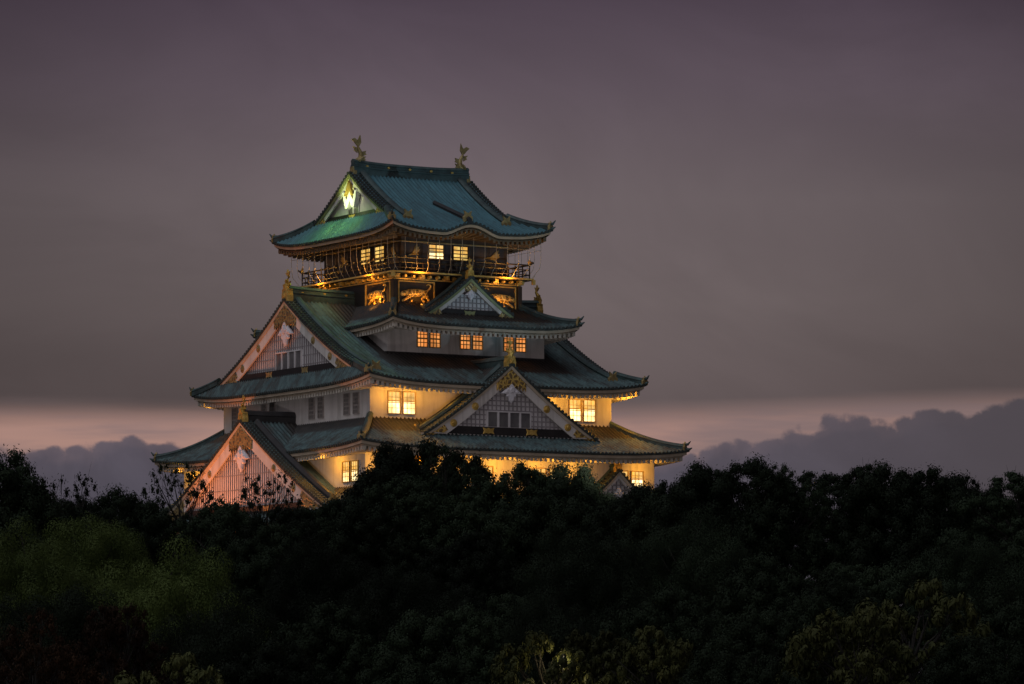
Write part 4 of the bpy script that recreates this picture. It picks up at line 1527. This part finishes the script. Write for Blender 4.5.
def tree_proto(kind, seed):
    """meshes for a tree 10 m tall with a crown about 10 m wide"""
    rs = np.random.default_rng(seed)
    cfg = {
        # lobes, lobe radius range, sub-clumps per lobe, sub-clump size, crown centre z, rx, rz, leaves, leaf size, shell, flatness, droop
        'round': (13, (1.25, 2.0), 15, (0.26, 0.46), 6.3, 3.2, 2.6, 130000, 0.058, 0.45, 0.72, 0.0),
        'airy': (14, (1.15, 1.75), 15, (0.26, 0.44), 6.4, 3.7, 2.8, 54000, 0.056, 0.12, 0.60, 0.0),
        'layered': (13, (1.2, 1.9), 12, (0.28, 0.46), 6.4, 3.5, 2.8, 80000, 0.058, 0.35, 0.45, 0.0),
        'soft': (10, (1.7, 2.5), 15, (0.36, 0.55), 5.8, 2.9, 2.9, 230000, 0.035, 0.75, 0.75, 0.08),
        'leafy': (14, (0.9, 1.5), 9, (0.28, 0.5), 5.9, 3.4, 3.0, 30000, 0.10, 0.3, 0.8, 0.15),
        'sparse': (10, (0.9, 1.5), 10, (0.22, 0.42), 6.6, 3.6, 2.6, 7500, 0.070, 0.0, 0.8, 0.0),
    }[kind]
    nlob, (R0, R1), nsub, (f0, f1), zc, rx, rz, nl, ls, shell, flat, droop = cfg
    cs_, rr, lobes = [], [], []
    ga = math.pi * (3 - math.sqrt(5))
    for i in range(nlob):
        dz = 1 - 1.42 * (i + 0.4) / nlob
        ang = i * ga + seed + rs.normal() * 0.3
        q = rs.uniform(0.72, 1.12)
        rad = math.sqrt(max(0.0, 1 - dz * dz))
        L = np.array([math.cos(ang) * rad * rx * q, math.sin(ang) * rad * rx * q, zc + dz * rz * rs.uniform(0.85, 1.12)])
        RL = rs.uniform(R0, R1) * (0.85 if dz > 0.6 else 1.0)
        lobes.append(L)
        for k in range(nsub):
            sz = 1 - 1.45 * (k + 0.5) / nsub
            sa = k * ga + i * 1.3 + rs.normal() * 0.35
            sr = math.sqrt(max(0.0, 1 - sz * sz))
            w = rs.uniform(0.72, 1.1)
            p = L + np.array([math.cos(sa) * sr, math.sin(sa) * sr, sz * (0.75 if kind != 'layered' else 0.42)]) * RL * w
            cs_.append(p)
            rr.append(RL * rs.uniform(f0, f1))
    dz_ = 9.9 - max(c[2] + r * flat for c, r in zip(cs_, rr))
    for c in cs_:
        c[2] += dz_ * max(0.0, min(1.0, (c[2] - 2.0) / 5.0))
    V, tint = make_leaves(cs_, rr, nl, ls, rs, shell, flat, droop, 2.6 if kind == 'soft' else 2.2, {'soft': 0.12, 'airy': 0.38, 'sparse': 0.5}.get(kind, 0.27))
    crown = mesh_leaves('crown', V, tint, {'round': 'leaf_dark', 'airy': 'leaf_dark', 'layered': 'leaf_dark', 'soft': 'leaf_green', 'leafy': 'leaf_olive', 'sparse': 'leaf_dark'}[kind])
    mb = MB()
    lean = rs.normal(size=2) * 0.3
    tp = [(0, 0, -0.6), (0, 0, 0.0), (lean[0] * 0.3, lean[1] * 0.3, 1.6), (lean[0], lean[1], 3.4), (lean[0] * 1.4, lean[1] * 1.4, 5.4), (lean[0] * 1.5, lean[1] * 1.5, 7.6)]
    mb.tube(tp, [0.42, 0.34, 0.25, 0.20, 0.13, 0.04], 9)
    for n_, c in enumerate(lobes + cs_[::4]):
        z0 = max(1.8, min(6.5, c[2] - rs.uniform(1.0, 2.6)))
        k = max(i for i in range(len(tp) - 1) if tp[i][2] <= z0)
        t = (z0 - tp[k][2]) / (tp[k + 1][2] - tp[k][2])
        s0 = Vector(tp[k]).lerp(Vector(tp[k + 1]), t)
        e = Vector(c)
        m = s0.lerp(e, 0.5) + Vector((rs.normal() * 0.25, rs.normal() * 0.25, 0.1 - 0.25 * rs.random()))
        rad = 0.035 + 0.03 * rs.random()
        mb.tube([s0, s0.lerp(m, 0.5), m, e], [rad * 1.9, rad * 1.5, rad, 0.012], 5)
        for _ in range(3):
            d = Vector(rs.normal(size=3)) * 0.2
            mb.tube([m.lerp(e, 0.6), e + d], [0.018, 0.005], 4)
    tr = bpy.data.meshes.new('trunk')
    tr.from_pydata(mb.v, [], mb.f)
    tr.materials.append(MATS['bark'])
    tr.polygons.foreach_set('use_smooth', [True] * len(tr.polygons))
    return crown, tr


PROTO = {}
for kind, seeds in (('round', (1, 2, 3)), ('airy', (4, 5)), ('layered', (6, 7)), ('soft', (8, 9)), ('leafy', (10, 11)), ('sparse', (12,))):
    PROTO[kind] = [tree_proto(kind, s) for s in seeds]
ALT = {}


def recolour(me, mat):
    key = (me.name, mat)
    if key not in ALT:
        c = me.copy()
        c.materials.clear()
        c.materials.append(MATS[mat])
        ALT[key] = c
    return ALT[key]


TREE_N = [0]


def tree(px, top, wpx, d, kind, label, mat=None, name='tree', group=None, var=None):
    x = (px - 512) / F * d
    zt = CAM_Z + (690 - top) / F * d
    gz = ground_z(x, d)
    h = (zt - gz) / 10.0
    w = max(wpx / F * d / 9.4, {'sparse': 0.5, 'airy': 0.52}.get(kind, 0.75) * h)
    TREE_N[0] += 1
    pr = PROTO[kind]
    cr, tr = pr[(TREE_N[0] if var is None else var) % len(pr)]
    if mat:
        cr = recolour(cr, mat)
    o = empty(name, (x, d, gz), random.uniform(0, 6.28))
    o.scale = (w, w, h)
    tag(o, label, 'tree' if name == 'tree' else 'bush', group)
    c = bpy.data.objects.new('crown', cr)
    t = bpy.data.objects.new('trunk', tr)
    for q in (c, t):
        q.parent = o
        col.objects.link(q)
    return o


# skyline and castle foreground
tree(-38, 441, 170, 215, 'round', 'dark ragged tree cut by the left edge of the picture, reaching above the skyline')
tree(70, 468, 60, 235, 'sparse', 'thin twiggy treetop standing out against the sky left of the rounded dark crown')
tree(112, 484, 120, 240, 'round', 'low rounded dark crown on the skyline between the twiggy treetop and the lacy tree')
tree(55, 496, 130, 230, 'round', 'dark crown below the twiggy treetop on the left')
tree(178, 456, 95, 300, 'sparse', 'lacy thin-leaved tree in front of the left roof tip of the castle', var=0)
tree(205, 498, 90, 290, 'airy', 'open dark tree at the foot of the huge left gable')
tree(222, 500, 100, 284, 'round', 'dark round tree hiding the left foot of the huge left gable')
tree(303, 504, 100, 283, 'round', 'dark tree hiding the right foot of the huge left gable')
tree(268, 466, 95, 295, 'sparse', 'thin branches with small leaves crossing the face of the huge left gable')
tree(283, 503, 120, 280, 'round', 'dark tree hiding the bottom of the huge left gable')
tree(420, 432, 190, 303, 'round', 'tallest tree in front of the castle, warm light showing through its crown', var=0)
tree(446, 440, 130, 297, 'airy', 'dense leafy top beside the tallest tree below the front gable')
tree(402, 474, 95, 292, 'round', 'dark crown filling the lower left of the tallest tree')
tree(474, 488, 95, 290, 'round', 'dark crown in the dip between the tallest tree and the broad rounded one')
tree(352, 490, 95, 285, 'round', 'dark round tree below the lit corner window of the left face')
tree(538, 458, 125, 298, 'round', 'broad rounded tree in front of the second storey right of the tallest tree', var=1)
tree(560, 474, 90, 292, 'round', 'dense round crown in front of the golden wall below the front gable')
tree(612, 490, 95, 280, 'round', 'dark crown below the little steep gable')
tree(655, 478, 80, 275, 'round', 'dark crown beside the right end of the castle wall')
tree(690, 470, 90, 268, 'round', 'dense dark tree just right of the castle on the skyline')
tree(738, 451, 105, 262, 'round', 'tallest bushy treetop of the skyline right of the castle')
tree(788, 460, 120, 262, 'airy', 'flat spreading treetop right of the tallest bushy one, sky showing through below')
tree(845, 462, 120, 266, 'layered', 'broad layered treetop in the middle of the right hand skyline')
tree(905, 457, 130, 262, 'round', 'high domed crown of the right hand skyline with sky gaps in it')
tree(955, 470, 110, 268, 'airy', 'see-through treetop sloping down right of the high domed crown')
tree(990, 484, 100, 264, 'round', 'low dark treetop near the right edge of the skyline')
tree(1030, 468, 60, 245, 'layered', 'dark tree poking up at the right edge of the picture')
tree(878, 464, 100, 270, 'airy', 'open treetop just left of the high domed crown')
# middle rows
MID = [
    (825, 566, 140, 208, 'round', None, 'very dark crown left of the layered one in the right half'),
    (835, 575, 140, 185, 'round', None, 'very dark crown behind the yellowish bushes, just left of the taller one'),
    (905, 560, 140, 190, 'round', None, 'very dark crown directly behind the taller yellowish bush'),
    (500, 590, 140, 185, 'round', None, 'very dark crown low in the picture below the centre of the castle'),
    (440, 575, 140, 200, 'round', None, 'very dark crown right of the small dim one in the lower middle'),
    (800, 590, 140, 170, 'round', None, 'very dark crown above the black bush right of the bottom centre'),
    (25, 512, 150, 190, 'soft', 'leaf_green', 'soft green crown at the left edge below the ragged dark tree'),
    (95, 508, 150, 200, 'soft', 'leaf_green', 'billowing green crown with lit rounded tops in the left foreground'),
    (165, 530, 170, 165, 'soft', 'leaf_green', 'broad wind-blown green tree in the left foreground, right of the billowing one'),
    (268, 520, 130, 240, 'round', None, 'shadowy tree below the lacy branches of the left gable'),
    (325, 528, 130, 225, 'soft', 'leaf_dark', 'soft dark tree below the dark round one left of centre'),
    (400, 562, 110, 180, 'soft', 'leaf_dark', 'small dim crown below the tallest tree'),
    (470, 528, 130, 250, 'round', None, 'dark crown under the tallest tree near the middle'),
    (590, 522, 150, 215, 'soft', 'leaf_dark', 'hazy soft crown below the little steep gable'),
    (690, 500, 130, 230, 'soft', 'leaf_dark', 'large dark dome of leaves below the skyline right of the castle'),
    (765, 550, 140, 190, 'round', None, 'lower dark dome right of the large one'),
    (850, 560, 140, 220, 'layered', None, 'dark layered crown in the right half, under the thin tree'),
    (965, 530, 120, 195, 'soft', 'leaf_dark', 'group of rounded clumps at the right, above the yellowish bush'),
    (1025, 525, 130, 215, 'round', None, 'dark crown at the right edge, mid height'),
]
for px, top, w, d, k, m, lab in MID:
    tree(px, top, w, d, k, lab, m)
# front rows
FRONT = [
    (60, 578, 180, 145, 'soft', 'leaf_dark', 'wide shaded crown under the billowing green ones'),
    (215, 582, 170, 150, 'soft', 'leaf_dark', 'black-green crown below the broad wind-blown tree'),
    (325, 598, 150, 150, 'round', None, 'nearly black crown left of the lower centre'),
    (450, 600, 150, 150, 'round', None, 'nearly black crown at the lower centre'),
    (545, 628, 90, 130, 'leafy', 'leaf_olive', 'lamp-lit greenish leaves left of the bottom lamp'),
    (600, 626, 80, 138, 'leafy', 'leaf_olive', 'lamp-lit leaves right of the bottom lamp'),
    (652, 622, 90, 132, 'leafy', 'leaf_olive', 'olive leaves at the bottom right of the lamp-lit group'),
    (560, 580, 150, 175, 'soft', 'leaf_dark', 'dim crown above the lamp-lit leaves at the bottom'),
    (665, 585, 140, 165, 'round', None, 'dark crown right of the lamp-lit leaves'),
    (760, 605, 160, 145, 'round', None, 'nearly black crown left of the yellowish bush'),
    (1015, 590, 140, 140, 'round', None, 'dark crown in the lower right corner'),
    (845, 604, 120, 118, 'leafy', 'leaf_olive', 'yellowish leafy bush at the lower right, left one of two'),
    (915, 574, 150, 124, 'leafy', 'leaf_olive', 'tall yellowish leafy bush at the lower right, the higher of two'),
    (985, 630, 120, 112, 'round', None, 'low dark bush in the bottom right corner'),
    (30, 604, 60, 104, 'airy', 'leaf_rust', 'rusty brown leafy sapling at the bottom left'),
    (118, 598, 60, 106, 'airy', 'leaf_rust', 'rusty drooping leaves on the rightmost sapling at the bottom left'),
    (170, 648, 100, 104, 'leafy', 'leaf_olive', 'olive shrub at the bottom left, right of the rusty saplings'),
    (270, 636, 150, 110, 'round', None, 'black bush at the bottom, left of centre'),
    (410, 645, 150, 110, 'round', None, 'black bush at the bottom near the centre'),
    (745, 645, 160, 108, 'round', None, 'black bush at the bottom right of centre'),
]
for px, top, w, d, k, m, lab in FRONT:
    tree(px, top, w, d, k, lab, m)


# ------------------------------------------------------------------ path lamps below the trees
def path_lamp(px, py, d, watt, label, colr=(1.0, 0.82, 0.42)):
    x = (px - 512) / F * d
    z = CAM_Z + (690 - py) / F * d
    gz = ground_z(x, d)
    e = empty('street_lamp', (x, d, gz))
    tag(e, label, 'street lamp')
    h = z - gz
    p, hd, gl = MB(), MB(), MB()
    p.tube([(0, 0, -0.2), (0, 0, 0.5), (0, 0, 0.55), (0, 0, h - 0.15), (0, 0, h - 0.12)], [0.08, 0.07, 0.04, 0.03, 0.06], 10)
    p.build('pole', 'iron', e)
    hd.tube([(0, 0, h + 0.12), (0, 0, h + 0.16), (0, 0, h + 0.24)], [0.12, 0.10, 0.02], 10)
    hd.build('lamp_head', 'iron', e)
    gl.tube([(0, 0, h - 0.115), (0, 0, h - 0.05), (0, 0, h + 0.05), (0, 0, h + 0.115)], [0.05, 0.075, 0.08, 0.06], 12)
    gl.build('lamp_glass', 'lamp_glow', e, smooth=True)
    ld = bpy.data.lights.new('lamp_light', 'POINT')
    ld.energy = watt
    ld.color = colr
    ld.shadow_soft_size = 0.22
    lo = bpy.data.objects.new('lamp_light', ld)
    lo.location = (0, 0, h)
    lo.parent = e
    col.objects.link(lo)


path_lamp(563, 661, 129.6, 130, 'small glowing path lamp among the lit leaves at the bottom of the picture')
print('trees', TREE_N[0])
